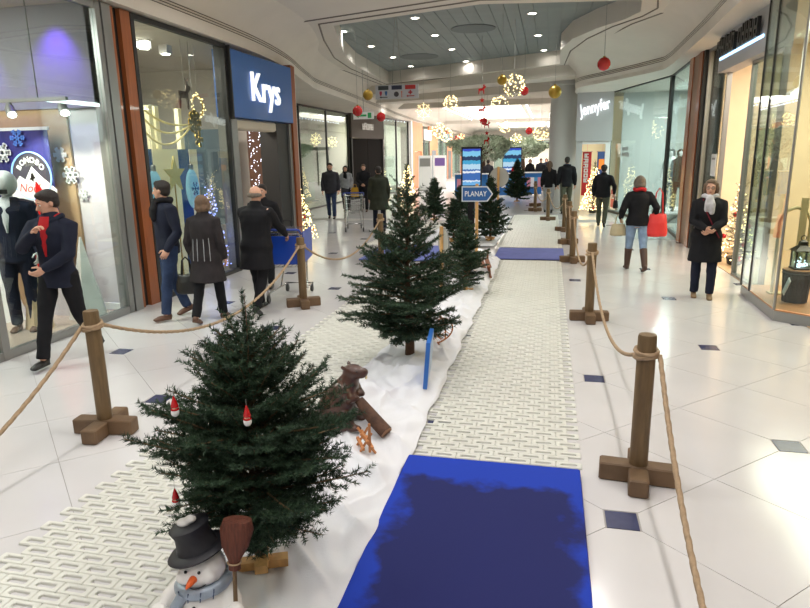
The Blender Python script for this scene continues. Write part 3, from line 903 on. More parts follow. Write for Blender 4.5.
# sign fascia along those bays
for q, (y, c, lb) in enumerate(((41.5, (210, 205, 196), 'grey'), (50.5, (120, 150, 150), 'teal'), (58, (200, 60, 50), 'red'))):
    t = thing('fascia_sign', lb + ' fascia board over a far shop on the left', 'sign', (-8.05 - (y - 40) * 0.012, y, 0), group='far fascia boards')
    obj('board', MB().bx(-0.1, 0.08, 0, 2.6, 2.95, 3.6), mat('fascia_' + lb, c, 0.6), t)
    obj('border', MB().bx(-0.1, 0.1, 0, 2.6, 2.9, 2.95), M_alu, t)
# bright far end
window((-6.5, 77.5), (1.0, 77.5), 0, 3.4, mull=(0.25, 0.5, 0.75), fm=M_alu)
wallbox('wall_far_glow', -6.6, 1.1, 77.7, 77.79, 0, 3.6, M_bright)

# ---- right side: fashion shop with white lettering --------------------------------
J0, J1, J2 = (1.93, 22.8), (3.05, 18.35), (2.95, 15.5)
M_jglass = glass_mat('green_glass', (222, 230, 227), 0.8)
window(J1, J0, 0.0, 3.95, fm=M_dark, fw=0.08, gm=M_jglass)
window(J2, J1, 0.0, 3.95, fm=M_dark, fw=0.08, gm=M_jglass)
M_jw = mat('cool_shop_wall', (196, 200, 198), 0.6)
wallbox('wall_jenny_back', 4.9, 5.0, 15.6, 24.5, 0, 3.9, M_jw)
wallbox('wall_jenny_side', 2.35, 4.9, 23.2, 23.3, 0, 3.9, M_jw)
wallbox('wall_jenny_near', 3.1, 5.0, 15.2, 15.35, 0, 3.9, M_jw)
wallbox('floor_jenny', 2.0, 4.9, 15.4, 23.2, -0.004, 0.006, mat('cool_floor', (176, 182, 180), 0.2))
area('jenny_lamp', (3.9, 19.5, 3.8), (3.9, 19.5, 0), 520, (0.95, 1.0, 0.98), 1.0, 4)
spot('jenny_spot', (3.9, 20.4, 3.85), (4.85, 20.9, 2.6), 120, (1, 1, 1), 45)
spot('jenny_spot', (3.7, 18.0, 3.85), (4.85, 18.2, 2.6), 120, (1, 1, 1), 45)
# lettered fascia and doorway next to the column
sg = thing('shop_sign', 'grey wall panel with lit white Jennyfer lettering beside the column', 'sign', (0.82, 22.55, 0), math.atan2(-0.12, 1.1) + 0.06)
obj('panel', MB().bx(0, 1.16, 0, 0.12, 2.35, 3.95), mat('sign_grey', (182, 182, 184), 0.6), sg)
lettering('Jennyfer', 0.52, frame((0.56, -0.05, 3.42), (1, 0, 0.24), (-0.24, 0, 1)), M_let, sg, depth=0.04, bold=0.006, shear=0.15, xs=0.56)
dd = thing('shop_entrance', 'white framed lit doorway below the Jennyfer lettering', 'entrance', (0.85, 22.6, 0))
obj('jamb', MB().bx(0.0, 0.2, 0, 0.15, 0, 2.36), MATS['sign_grey'], dd)
obj('jamb', MB().bx(0.95, 1.1, 0, 0.15, 0, 2.36), M_paper, dd)
obj('lintel', MB().bx(0.2, 0.95, 0, 0.15, 2.25, 2.36), M_paper, dd)
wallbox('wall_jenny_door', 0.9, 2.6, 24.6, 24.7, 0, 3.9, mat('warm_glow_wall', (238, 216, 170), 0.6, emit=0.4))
for x, c, w_, z0, z1, lb in ((1.12, (196, 40, 44), 0.3, 0.5, 2.0, 'red hanging banner with white marks in the lit doorway'), (1.62, (40, 70, 120), 0.34, 0.9, 2.0, 'navy banner with orange patch in the lit doorway')):
    t = thing('door_banner', lb, 'banner', (x, 23.5, 0))
    obj('cloth', MB().bx(0, w_, 0, 0.02, z0, z1), mat('banner_%d' % c[0], c, 0.6), t)
    if c[0] > 100: obj('lettering', glyphs(6, 0.14, 0.17, frame((0.2, -0.006, z1 - 1.05), (0, 0, 1), (-1, 0, 0)), 8, 0.004), M_paper, t)
    else: obj('orange_patch', MB().bx(0.05, 0.28, -0.008, 0, z1 - 0.6, z1 - 0.25), mat('orange_print', (230, 130, 40), 0.6), t)
    obj('rod', MB().cyl((-0.03, 0.01, z1), (w_ + 0.03, 0.01, z1), 0.012, n=8), M_alu, t)
    obj('cord', MB().cyl((w_ / 2, 0.01, z1), (w_ / 2, 0.01, 3.9), 0.004, n=5), M_string, t)
# posters on the window
t = thing('window_poster', 'red and white sale poster low on the fashion shop window', 'poster', (2.15, 21.6, 0), math.atan2(4.45, -1.12) + PI)
obj('sheet', MB().bx(-0.42, 0.05, -0.06, -0.05, 0.15, 0.85), mat('poster_white', (222, 222, 222), 0.5), t)
obj('red_print', MB().bx(-0.36, -0.01, -0.068, -0.06, 0.22, 0.78), mat('poster_red', (176, 60, 66), 0.5), t)
obj('lettering', glyphs(3, 0.12, 0.1, frame((-0.33, -0.07, 0.5), (1, 0, 0), (0, 0, 1)), 5, 0.002), MATS['poster_white'], t)
t = thing('window_lettering', 'small dark two-line writing on the fashion shop glass', 'lettering', (2.33, 21.2, 0), math.atan2(4.45, -1.12) + PI)
obj('upper_line', glyphs(5, 0.1, 0.1, frame((-0.25, -0.05, 2.02), (1, 0, 0), (0, 0, 1)), 11, 0.003), M_grey, t)
obj('lower_line', glyphs(6, 0.12, 0.1, frame((-0.25, -0.05, 1.84), (1, 0, 0), (0, 0, 1)), 12, 0.003), M_grey, t)
# golden curtain in the window
cu = MB()
pts = np.linspace(0, 1, 60)
V = []; 
for z in (0.8, 2.6):
    V += [(4.2 + 0.05 * math.sin(s * 60), 19.2 + 1.4 * s, z) for s in pts]
cu.add(V, [(i, i + 1, 61 + i, 60 + i) for i in range(59)])
t = thing('gold_curtain', 'dull gold pleated curtain behind the window mannequins', 'curtain', (0, 0, 0))
obj('pleats', cu, mat('dull_gold_cloth', (120, 100, 60), 0.5, var=0.2, vscale=8), t)
obj('rod', MB().cyl((4.2, 19.1, 2.62), (4.2, 20.7, 2.62), 0.02, n=8), M_dark, t)
obj('cord', MB().cyl((4.2, 19.2, 2.62), (4.2, 19.2, 3.9), 0.006, n=6), M_dark, t)
obj('cord', MB().cyl((4.2, 20.6, 2.62), (4.2, 20.6, 3.9), 0.006, n=6), M_dark, t)
# brown wooden pillar on the right
pl = thing('shop_pillar', 'broad brown wooden pillar between the two right-hand shops', 'pillar', (2.9, 14.2, 0))
obj('face_board', MB().bx(-0.02, 0.3, 0.0, 0.3, 0, 3.92), M_teak, pl)
obj('face_board', MB().bx(-0.02, 0.3, 0.85, 1.2, 0, 3.92), M_teak, pl)
obj('centre_board', MB().bx(0.0, 0.3, 0.3, 0.85, 0, 3.92), mat('pillar_grey_brown', (142, 110, 88), 0.5), pl)
obj('dark_reveal', MB().bx(0.0, 0.3, -0.14, 0.0, 0, 3.92), M_dark, pl)

# ---- right side: nearest shop ----------------------------------------------------
M_warm = mat('warm_wall', (228, 210, 180), 0.65, var=0.04, vscale=2)
wallbox('wall_right_shop_far', 3.25, 6.9, 13.9, 14.0, 0, 3.9, M_warm)
wallbox('wall_right_shop_back', 6.6, 6.9, 2.5, 13.9, 0, 3.9, mat('warm_wall_deep', (210, 186, 150), 0.65))
wallbox('floor_right_shop', 2.95, 6.6, 4, 13.9, -0.003, 0.012, mat('warm_floor', (198, 168, 132), 0.3))
area('right_shop_lamp', (4.8, 10, 3.8), (4.8, 10, 0), 520, (1.0, 0.88, 0.72), 2, 5)
for y in (9.0, 11.0, 12.8):
    t = thing('track_spot', 'white twin track spotlight in the warm shop, %s' % {9.0: 'nearest the glass vitrine', 11.0: 'above the shop entrance', 12.8: 'furthest back'}[y], 'spotlight', (4.2 if y > 9.5 else 4.95, y, 3.9), group='warm shop spots')
    obj('stem', MB().cyl((0, 0, 0), (0, 0, -0.9), 0.012, n=8), M_paper, t)
    for s in (-1, 1):
        h = obj('head', MB().tube([(0, 0, -0.9), (-0.05, s * 0.1, -0.95), (-0.12, s * 0.16, -1.0)], [0.04, 0.06, 0.065], 12), M_paper, t, 40)
        obj('lens', MB().ell((-0.13, s * 0.165, -1.01), (0.035, 0.045, 0.045), 10, 6), M_lamp, h)
window((3.0, 12.5), (3.0, 14.05), 0.0, 3.9, fm=M_alu, fw=0.05, gm=glass_mat('side_glass', (238, 240, 236), 0.5))
sg = thing('shop_sign', 'grey fascia with dark backlit letters over the warm shop entrance', 'sign', (2.82, 9.75, 0))
obj('fascia', MB().bx(0, 0.25, 0, 2.85, 3.3, 3.9), MATS['sign_grey'], sg)
obj('lettering', glyphs(7, 0.26, 0.155, frame((-0.03, 2.72, 3.53), (0, -1, 0), (0, 0, 1)), 21, 0.05), M_black, sg)
obj('lettering', glyphs(5, 0.26, 0.2, frame((-0.03, 1.45, 3.53), (0, -1, 0), (0, 0, 1)), 22, 0.05), M_black, sg)
obj('backlight', MB().bx(-0.012, 0.0, 0.4, 2.76, 3.5, 3.54), mat('cool_backlight', (170, 215, 255), 0.5, emit=3.0), sg)
window((3.0, 9.7), (3.0, 11.1), 0.0, 3.3, fm=M_alu, fw=0.04)
# glazed vitrine with steel plinth
vp = [(2.713, 9.6), (2.666, 8.064), (3.0, 7.78), (4.4, 7.5), (4.4, 9.6)]
vt = thing('glass_vitrine', 'angular glass display case on a steel plinth at the right edge', 'display case', (0, 0, 0))
obj('plinth', MB().prism(vp[::-1], 0.0, 0.12), M_alu, vt)
obj('deck', MB().prism([(x * 0.985 + 0.05, y * 0.985 + 0.13) for x, y in vp][::-1], 0.12, 0.135), mat('deck_wood', (196, 140, 96), 0.4, var=0.1), vt)
for i in range(3):
    a, b = np.array(vp[i]), np.array(vp[i + 1]); d = (b - a) / np.linalg.norm(b - a)
    c = (a + b) / 2; ang = math.atan2(d[1], d[0]); L = np.linalg.norm(b - a)
    obj('pane', MB().box((c[0], c[1], 2.0), (L - 0.02, 0.014, 3.7), ang), M_glass, vt)
    obj('edge_post', MB().box((a[0], a[1], 2.0), (0.022, 0.03, 3.74), ang), M_dark if i != 1 else M_alu, vt)
a, b = np.array(vp[0]), np.array(vp[1])
m_ = a + (b - a) * 0.28
obj('mid_post', MB().box((m_[0], m_[1], 2.0), (0.03, 0.03, 3.74), PI / 2), M_dark, vt)
obj('top_rail', MB().prism(vp[::-1], 3.85, 3.9), M_alu, vt)
# ================================================================== PAVING STRIPS, MATS, SNOW CLOTH
def mat_plastic(name, c):
    m = mat(name, c, 0.38, var=0.05, vscale=3)
    m.node_tree.nodes['Principled BSDF'].inputs['Subsurface Weight'].default_value = 0.0
    return m
M_cell = mat_plastic('paving_plastic', (208, 208, 200))
cw, cl, ch = 0.1625, 0.0725, 0.013
def cell_mesh():
    def ring(w, l, c, z):
        x, y = w / 2, l / 2
        return [(-x + c, -y, z), (x - c, -y, z), (x, -y + c, z), (x, y - c, z), (x - c, y, z), (-x + c, y, z), (-x, y - c, z), (-x, -y + c, z)]
    rings = [ring(cw, cl, 0.006, 0.0), ring(cw, cl, 0.006, ch - 0.004), ring(cw - 0.008, cl - 0.008, 0.005, ch), ring(0.116, 0.038, 0.008, ch), ring(0.106, 0.03, 0.008, ch - 0.003), ring(0.104, 0.028, 0.008, 0.0)]
    return MB().rings(rings, cap=False)
cell_mb = cell_mesh(); CELL_V = np.concatenate(cell_mb.v); CELL_F = cell_mb.f
cell_me = cell_mb.mesh('paving_cell'); cell_me.materials.append(M_cell)
def strip(label, x0, ncol, ya, yb, near_first=300, skip=None):
    t = thing('paving_strip', label, 'paving', (x0, ya, 0.0005))
    pos = []
    for i in range(ncol):
        x = x0 + 0.0825 * i
        y = ya + (0.0745 if i % 2 else 0.0)
        while y < yb:
            if not (skip and skip(x, y)): pos.append((x, y))
            y += 0.149
    pos.sort(key=lambda p: (not seen(p[0], p[1]), p[1]))
    mb = MB()
    for k, (x, y) in enumerate(pos):
        if k < near_first:
            o = bpy.data.objects.new('paving_cell', cell_me); COL.objects.link(o); o.parent = t; o.location = (x - x0, y - ya, 0)
        else:
            mb.add(CELL_V + (x - x0, y - ya, 0), CELL_F)
    if mb.n:
        o = obj('more_paving_cells', mb, M_cell, t); o['kind'] = 'stuff'
    return t
strip('white plastic paving strip along the left edge of the snow cloth', -2.63, 15, 1.45, 11.5)
strip('white plastic paving walkway between the two blue mats', -0.8, 13, 3.9, 12.05)
strip('white plastic paving walkway beyond the far blue mat', -1.0, 16, 13.85, 21.3, 0)
strip('white plastic paving beside the far firs on the left', -4.0, 13, 13.95, 19.0, 0)

def mat_blue():
    m = mat('blue_carpet', (26, 66, 196), 0.75, bump=0.3, bscale=260, bdist=0.002, spec=0.25)
    nt = m.node_tree; b = nt.nodes['Principled BSDF']
    tc = nt.nodes.new('ShaderNodeTexCoord')
    # damp stain with its own outline: distance to a box, broken up by noise
    def node(t, **k):
        n = nt.nodes.new(t)
        for a, v in k.items(): setattr(n, a, v)
        return n
    nz = node('ShaderNodeTexNoise'); nz.inputs['Scale'].default_value = 4.0; nz.inputs['Detail'].default_value = 6
    nt.links.new(tc.outputs['Object'], nz.inputs['Vector'])
    ab = node('ShaderNodeVectorMath', operation='SUBTRACT'); ab.inputs[1].default_value = (0.02, -0.3, 0)
    nt.links.new(tc.outputs['Object'], ab.inputs[0])
    aa = node('ShaderNodeVectorMath', operation='ABSOLUTE'); nt.links.new(ab.outputs[0], aa.inputs[0])
    sb = node('ShaderNodeVectorMath', operation='SUBTRACT'); sb.inputs[1].default_value = (0.52, 1.62, 5); nt.links.new(aa.outputs[0], sb.inputs[0])
    sx = node('ShaderNodeSeparateXYZ'); nt.links.new(sb.outputs[0], sx.inputs[0])
    mx = node('ShaderNodeMath', operation='MAXIMUM'); nt.links.new(sx.outputs[0], mx.inputs[0]); nt.links.new(sx.outputs[1], mx.inputs[1])
    ad = node('ShaderNodeMath', operation='MULTIPLY_ADD'); ad.inputs[1].default_value = 0.5; nt.links.new(nz.outputs['Fac'], ad.inputs[0]); nt.links.new(mx.outputs[0], ad.inputs[2])
    rp = node('ShaderNodeValToRGB')
    rp.color_ramp.elements[0].position = 0.19; rp.color_ramp.elements[0].color = (*lin((24, 30, 88)), 1)
    rp.color_ramp.elements[1].position = 0.27; rp.color_ramp.elements[1].color = (*lin((20, 54, 164)), 1)
    nt.links.new(ad.outputs[0], rp.inputs[0]); nt.links.new(rp.outputs[0], b.inputs['Base Color'])
    return m
M_bluemat = mat_blue()
def carpet(label, x0, x1, y0, y1, h, m):
    t = thing('blue_mat', label, 'mat', ((x0 + x1) / 2, (y0 + y1) / 2, 0.0005))
    w, l = (x1 - x0), (y1 - y0)
    obj('pile', MB().box((0, 0, h / 2 + 0.006), (w, l, h - 0.012), bev=0.006), m, t)
    obj('backing', MB().box((0, 0, 0.006), (w - 0.01, l - 0.01, 0.012)), M_black, t)
    return t
carpet('bright blue carpet mat with a dark damp stain in the foreground', -0.86, 0.255, 0.6, 3.8, 0.04, M_bluemat)
M_blue2 = mat('dusty_blue_carpet', (88, 96, 160), 0.8, var=0.1, vscale=5)
carpet('faded blue mat across the walkway beside the fir trees', -1.0, 0.34, 12.15, 13.6, 0.03, M_blue2)
carpet('pale blue mat behind the big middle fir on the left', -3.6, -2.1, 11.75, 13.75, 0.03, mat('pale_blue_carpet', (110, 124, 196), 0.8, var=0.1, vscale=5))

# snow cloth
def ns(x, y, s):
    return (np.sin(x * 3.1 * s + 1.7 * np.sin(y * 1.9 * s)) + np.sin(y * 2.7 * s + 1.3 * np.sin(x * 2.3 * s + 1)) + np.sin((x * 1.3 + y * 1.7) * s + 0.6)) / 3
def snow_cloth(label, xa, xb, ya, yb, nx, ny, amp, mounds=(), base=0.034):
    u = np.linspace(0, 1, nx); v = np.linspace(ya, yb, ny)
    U, Yg = np.meshgrid(u, v)
    wob = 0.05 * np.sin(Yg * 3.3) + 0.03 * np.sin(Yg * 7.9 + 1)
    L = xa + wob; Rr = xb + 0.012 * np.sin(Yg * 6.1 + 2) + 0.008 * np.cos(Yg * 13)
    X = L + (Rr - L) * U
    e = np.clip(np.minimum(np.minimum(U, 1 - U) * (xb - xa), np.minimum(Yg - ya, yb - Yg)) / 0.12, 0, 1)
    fold = np.abs(ns(X * 2.2, Yg * 1.9, 1.5)) ** 1.5 * 0.9 + 0.55 * np.maximum(0, np.sin(Yg * 9 + 2.2 * np.sin(X * 4))) ** 3 + 0.75 * (1 - np.abs(np.sin(Yg * 4.3 + 3.0 * np.sin(X * 2.1 + Yg * 0.7)))) ** 4 + 0.5 * (1 - np.abs(np.sin(X * 9 + 1.8 * np.sin(Yg * 3.1)))) ** 5
    Z = base + amp * e * (0.35 + fold) + 0.006 * np.sin(X * 45 + 6 * np.sin(Yg * 5)) * e
    for mx, my, r, h in mounds:
        Z += h * np.exp(-((X - mx) ** 2 + (Yg - my) ** 2) / (r * r))
    Z = np.where(e <= 0, base - 0.003, Z)
    V = np.stack([X, Yg, Z], -1).reshape(-1, 3)
    fs = [(j * nx + i, j * nx + i + 1, (j + 1) * nx + i + 1, (j + 1) * nx + i) for j in range(ny - 1) for i in range(nx - 1)]
    # underside so that the cloth has thickness
    mb = MB().add(V, fs)
    V2 = V.copy(); V2[:, 2] -= 0.005
    mb.add(V2, [f[::-1] for f in fs])
    o = obj('snow_cloth', mb, mat('snow_felt', (216, 217, 222), 0.9, bump=0.15, bscale=120), sm=70)
    return tag(o, label, 'cloth')
MOUND = [(-1.3, 5.45, 0.3, 0.04), (-1.5, 4.6, 0.2, 0.09), (-1.05, 5.1, 0.25, 0.06), (-1.33, 2.08, 0.3, 0.07), (-1.2, 8.8, 0.3, 0.06), (-1.0, 6.6, 0.3, 0.07)]
snow_cloth('rumpled white felt snow cloth under the row of nearest firs', -1.66, -0.85, 1.3, 12.0, 70, 520, 0.055, MOUND)
snow_cloth('flat white snow cloth under the firs beyond the faded blue mat', -2.9, -1.12, 13.75, 20.5, 40, 120, 0.03)

# ================================================================== STANCHIONS AND ROPES
def stanchion_proto():
    t = thing('rope_post', '', 'post')
    obj('post', MB().lathe([(0.05, 0.02), (0.054, 0.03), (0.054, 0.93), (0.05, 0.945), (0.0, 0.945)][:4] + [(0.006, 0.947)], n=20), M_wood, t, 40)
    b1 = obj('base_beam', MB().box((0, 0, 0.058), (0.46, 0.115, 0.115), bev=0.008), M_base, t)
    for s in (-1, 1):
        obj('base_beam', MB().box((0, s * 0.145, 0.056), (0.115, 0.172, 0.111), bev=0.008), M_base, t)
    r = MB().tube([(0.062 * math.cos(a), 0.062 * math.sin(a), 0.845 + 0.012 * math.sin(a)) for a in np.linspace(0, 2 * PI, 40)], 0.013, 8, lobes=3, twist=60)
    obj('rope_loop', r, M_rope, t, 60)
    r2 = MB().tube([(0.063 * math.cos(a), 0.063 * math.sin(a), 0.815 + 0.01 * math.cos(a)) for a in np.linspace(0, 2 * PI, 40)], 0.013, 8, lobes=3, twist=60)
    obj('rope_loop', r2, M_rope, t, 60)
    return t
M_rope = mat('sisal_rope', (160, 136, 108), 0.85, var=0.15, vscale=40)
sp = stanchion_proto()
POSTS = [(-3.2, 3.81, 'wooden rope post at the left beside the paving strip, nearest on that side'), (-3.24, 7.93, 'wooden rope post next to the blue shopping trolley'),
         (0.6, 3.8, 'nearest wooden rope post on the right of the blue mat'), (0.53, 7.75, 'second wooden rope post along the right of the walkway'),
         (0.47, 12.05, 'third wooden rope post along the right, level with the faded mat'), (0.46, 14.5, 'fourth wooden rope post along the right, just past the faded mat'),
         (0.42, 16.9, 'fifth wooden rope post along the right, before the couple'), (0.0, 19.6, 'sixth wooden rope post, in front of the couple'),
         (-0.45, 22.8, 'wooden rope post beside the far fir, left of the couple'), (-0.5, 25.0, 'furthest wooden rope post, next to the far fir'),
         (-3.05, 11.42, 'wooden rope post half hidden behind the tall middle fir'), (-4.95, 21.0, 'far wooden rope post on the left near the timber front')]
for i, (x, y, lb) in enumerate(POSTS):
    o = sp if i == 0 else copy_tree(sp)
    o.location = (x, y, 0.0005); o.rotation_euler = (0, 0, [0.12, 0.5, -0.1, 0.05][i % 4]); o['label'] = lb; o['group'] = 'rope barrier posts'
def rope(label, a, b, sag, ground=False, n=90, r=0.0135):
    a = np.array(a, float); b = np.array(b, float)
    s = np.linspace(0, 1, n)
    P = a + (b - a) * s[:, None]
    P[:, 2] -= sag * 4 * s * (1 - s)
    L = np.linalg.norm(b - a)
    o = obj('barrier_rope', MB().tube(P, r, 10, lobes=3, twist=70), M_rope, sm=60)
    return tag(o, label, 'rope', 'barrier ropes')
hz = 0.83
rope('thick rope from the near left post out past the left edge', (-3.26, 3.77, hz), (-3.3, -0.3, hz), 0.74, n=260)
rope('rope sagging between the near left post and the trolley post', (-3.2, 3.88, hz), (-3.24, 7.86, hz), 0.45, n=260)
rope('rope running from the trolley post to behind the middle fir', (-3.24, 8.0, hz), (-3.05, 11.35, hz), 0.42, n=200)
rope('thick rope hanging from the nearest right post toward the camera', (0.67, 3.76, hz), (0.6, -0.2, hz), 0.62, n=260)
rope('rope sagging between the nearest two posts on the right', (0.6, 3.87, hz), (0.53, 7.68, hz), 0.42, n=260)
rope('rope between the second and third posts on the right', (0.53, 7.82, hz), (0.47, 11.98, hz), 0.45, n=200)
rope('rope between the third and fourth posts on the right', (0.47, 12.12, hz), (0.46, 14.43, hz), 0.35, n=90)
rope('rope between the fourth and fifth posts on the right', (0.46, 14.57, hz), (0.42, 16.83, hz), 0.35, n=90)
rope('rope between the fifth and sixth posts on the right', (0.42, 16.97, hz), (0.0, 19.53, hz), 0.35, n=90)
rope('rope between the sixth post and the one by the far fir', (0.0, 19.67, hz), (-0.45, 22.73, hz), 0.35, n=90)

# ================================================================== FIR TREES
M_needle = mat('fir_needles', (36, 56, 40), 0.6, var=0.35, vscale=14, c2=(62, 86, 62), spec=0.3)
M_bark = mat('fir_bark', (92, 66, 50), 0.85, var=0.25, vscale=18, bump=0.4, bscale=40)
M_twig = mat('fir_twig', (104, 84, 58), 0.8, var=0.2, vscale=12)
def fir_mesh(H, prof, nb, seed, dens, nl, nw, twig_sp=0.03, zlow=0.2, elev=(8, 62), trunk_r=0.035, spread=1.0, ztop=0.93, zpow=0.92):
    rg = np.random.RandomState(seed)
    A0, A1, W = [], [], []          # axis segments, needle scale
    br = MB()
    pz = np.array([p[0] for p in prof]); pr = np.array([p[1] for p in prof])
    def axis(P, w=1.0):
        for i in range(len(P) - 1):
            A0.append(P[i]); A1.append(P[i + 1]); W.append(w)
    for k in range(nb):
        s = (k + rg.uniform(0, 1)) / nb
        z = zlow + (H * ztop - zlow) * s ** zpow
        L = np.interp(z, pz, pr) * rg.uniform(0.82, 1.12)
        if L < 0.03: continue
        az = k * 2.39996 + rg.uniform(-0.35, 0.35)
        q = (z - zlow) / (H - zlow)
        el = R_(elev[0] + (elev[1] - elev[0]) * q ** 1.3 + rg.uniform(-15, 15))
        d = np.array([math.cos(az) * math.cos(el), math.sin(az) * math.cos(el), math.sin(el)])
        n = max(5, int(L / 0.05))
        P = [np.array([0, 0, z - math.tan(max(0.0, el)) * 0.0])]
        bend = rg.uniform(-0.1, 0.35) * (1 - q)
        side = np.array([-math.sin(az), math.cos(az), 0]); sw = rg.uniform(-0.25, 0.25)
        for i in range(n):
            f = i / n
            dd = d + np.array([0, 0, 1]) * (bend * (f - 0.35)) + side * sw * f * 0.5
            dd /= np.linalg.norm(dd)
            P.append(P[-1] + dd * L / n)
        P = np.array(P)
        br.tube(P[:: max(1, n // 4)] if n >= 8 else P[[0, n // 2, n]], np.linspace(0.006 + 0.006 * L, 0.002, len(P[:: max(1, n // 4)]) if n >= 8 else 3), 4, cap=False)
        axis(P[max(1, int(n * 0.12)):])
        # twigs left and right
        x = 0.16 * L
        sg = 1
        while x < L * 0.97:
            f = x / L; i = min(n - 1, int(f * n)); p = P[i] + (P[i + 1] - P[i]) * (f * n - i)
            t = P[i + 1] - P[i]; t /= np.linalg.norm(t)
            up = np.array([0, 0, 1.0]); sd = np.cross(t, up); sd /= np.linalg.norm(sd) + 1e-9
            tl = min(0.05 + 0.42 * (L - x), 0.2 * spread) * rg.uniform(0.65, 1.15)
            dv = t * 0.72 + sd * sg * rg.uniform(0.55, 0.95) + up * rg.uniform(-0.22, 0.3)
            dv /= np.linalg.norm(dv)
            dv2 = dv * 0.8 + t * 0.35; dv2 /= np.linalg.norm(dv2)
            m_ = p + dv * tl * 0.5; e_ = m_ + dv2 * tl * 0.5
            axis([p, m_, e_], 0.92)
            if tl > 0.11:
                for sg2 in (-1, 1):
                    sd2 = np.cross(dv, up); sd2 /= np.linalg.norm(sd2) + 1e-9
                    d3 = dv * 0.75 + sd2 * sg2 * 0.7 + up * rg.uniform(-0.1, 0.2); d3 /= np.linalg.norm(d3)
                    axis([m_, m_ + d3 * tl * 0.42], 0.85)
            sg = -sg
            x += twig_sp * rg.uniform(0.7, 1.3)
    # leader
    axis(np.array([[0, 0, H * 0.76], [0, 0, H * 0.86], [0.004, 0, H * 0.93], [0, 0.003, H]]), 0.95)
    axis(np.array([[0, 0, H * 0.76], [0, 0, H * 0.88], [0, 0.003, H * 1.005]]), 0.95)
    for k in range(6):
        a = k * 1.05 + rg.uniform(0, 0.5); l = rg.uniform(0.08, 0.13) * H / 1.4
        z_ = H * (0.82 + 0.05 * (k % 2))
        axis(np.array([[0, 0, z_], [math.cos(a) * l * 0.5, math.sin(a) * l * 0.5, z_ + l * 0.55], [math.cos(a) * l, math.sin(a) * l, z_ + l]]), 0.8)
    A0, A1, W = np.array(A0), np.array(A1), np.array(W)
    D = A1 - A0; Ls = np.linalg.norm(D, axis=1); D /= Ls[:, None] + 1e-9
    cnt = np.maximum(2, (Ls * dens + rg.uniform(0, 1, len(Ls)))).astype(int)
    idx = np.repeat(np.arange(len(Ls)), cnt); N = len(idx)
    base = A0[idx] + D[idx] * (rg.uniform(0, 1, N) * Ls[idx])[:, None]
    ref = np.where(np.abs(D[idx][:, 2:3]) > 0.9, [[1.0, 0, 0]], [[0, 0, 1.0]])
    sd = np.cross(D[idx], ref); sd /= np.linalg.norm(sd, axis=1)[:, None]
    upv = np.cross(sd, D[idx])
    a = rg.uniform(0, 2 * PI, N)
    rad = sd * np.cos(a)[:, None] + upv * (np.sin(a) * 0.75 + 0.18)[:, None]
    nd = D[idx] * rg.uniform(0.45, 0.8, N)[:, None] + rad; nd /= np.linalg.norm(nd, axis=1)[:, None]
    ln = nl * W[idx] * rg.uniform(0.75, 1.15, N)
    wv = np.cross(nd, rg.normal(size=(N, 3))); wv /= np.linalg.norm(wv, axis=1)[:, None]
    wv *= nw * 0.5
    tip = base + nd * ln[:, None]; mid = base + nd * (ln * 0.55)[:, None]
    V = np.stack([base - wv * 0.5, base + wv * 0.5, mid + wv, tip, mid - wv], 1).reshape(-1, 3) if nl < 0.021 and False else np.stack([base - wv, base + wv, tip], 1).reshape(-1, 3)
    me = bpy.data.meshes.new('needles')
    nv = len(V); nf = nv // 3
    me.vertices.add(nv); me.vertices.foreach_set('co', V.ravel())
    me.loops.add(nv); me.loops.foreach_set('vertex_index', np.arange(nv, dtype=np.int32))
    me.polygons.add(nf); me.polygons.foreach_set('loop_start', np.arange(0, nv, 3, dtype=np.int32))
    me.update(calc_edges=True)
    me.materials.append(M_needle)
    zs = np.linspace(0, H, 14)
    trunk = MB().tube([(0.012 * math.sin(z * 4 + seed), 0.01 * math.cos(z * 5 + seed), z) for z in zs], [trunk_r * max(0.05, 1 - z / H) ** 1.15 for z in zs], 10)
    return me, trunk, br
def fir(label, loc, rz=0.0, group='fir trees', stand=True, **k):
    me, trunk, br = fir_mesh(**k)
    t = thing('fir_tree', label, 'tree', loc, rz, group)
    o = obj('needles', me, M_needle, t); o['kind'] = 'stuff'
    obj('trunk', trunk, M_bark, t, 50)
    o = obj('branches', br, M_twig, t); o['kind'] = 'stuff'
    if stand:
        for a in (0, PI / 2):
            obj('stand_plank', MB().box((0, 0, 0.03 + (0.04 if a else 0)), (0.24, 0.06, 0.04), a), M_pine, t)
    return t
P1 = [(0.16, 0.2), (0.26, 0.37), (0.38, 0.5), (0.5, 0.55), (0.62, 0.5), (0.74, 0.41), (0.86, 0.32), (0.96, 0.26), (1.06, 0.2), (1.16, 0.13), (1.38, 0.03)]
fir('nearest broad fir tree with small red-capped ornaments', (-1.28, 2.44, 0.08), 0.4, H=1.36, prof=P1, nb=160, seed=3, elev=(16, 58), dens=560, nl=0.026, nw=0.0046, twig_sp=0.033, spread=1.25, zlow=0.18, ztop=0.8, zpow=1.15)
P2 = [(0.22, 0.3), (0.34, 0.54), (0.5, 0.68), (0.72, 0.64), (1.0, 0.46), (1.25, 0.28), (1.5, 0.17), (1.7, 0.1), (1.95, 0.05)]
fir('tall middle fir with bare lower trunk standing behind the beaver', (-1.27, 5.72, 0.03), 1.9, stand=False, H=1.88, prof=P2, nb=125, seed=8, dens=330, nl=0.034, nw=0.0075, twig_sp=0.042, spread=1.5, zlow=0.24, ztop=0.84, zpow=1.4, elev=(10, 56), trunk_r=0.05)
P4 = [(0.1, 0.2), (0.25, 0.36), (0.42, 0.38), (0.6, 0.28), (0.8, 0.16), (1.05, 0.04)]
fir('small fir on the cloth beside the round sign', (-1.13, 8.87, 0.06), 0.2, H=1.08, prof=P4, nb=110, seed=12, dens=220, nl=0.032, nw=0.011, twig_sp=0.035, zlow=0.1)
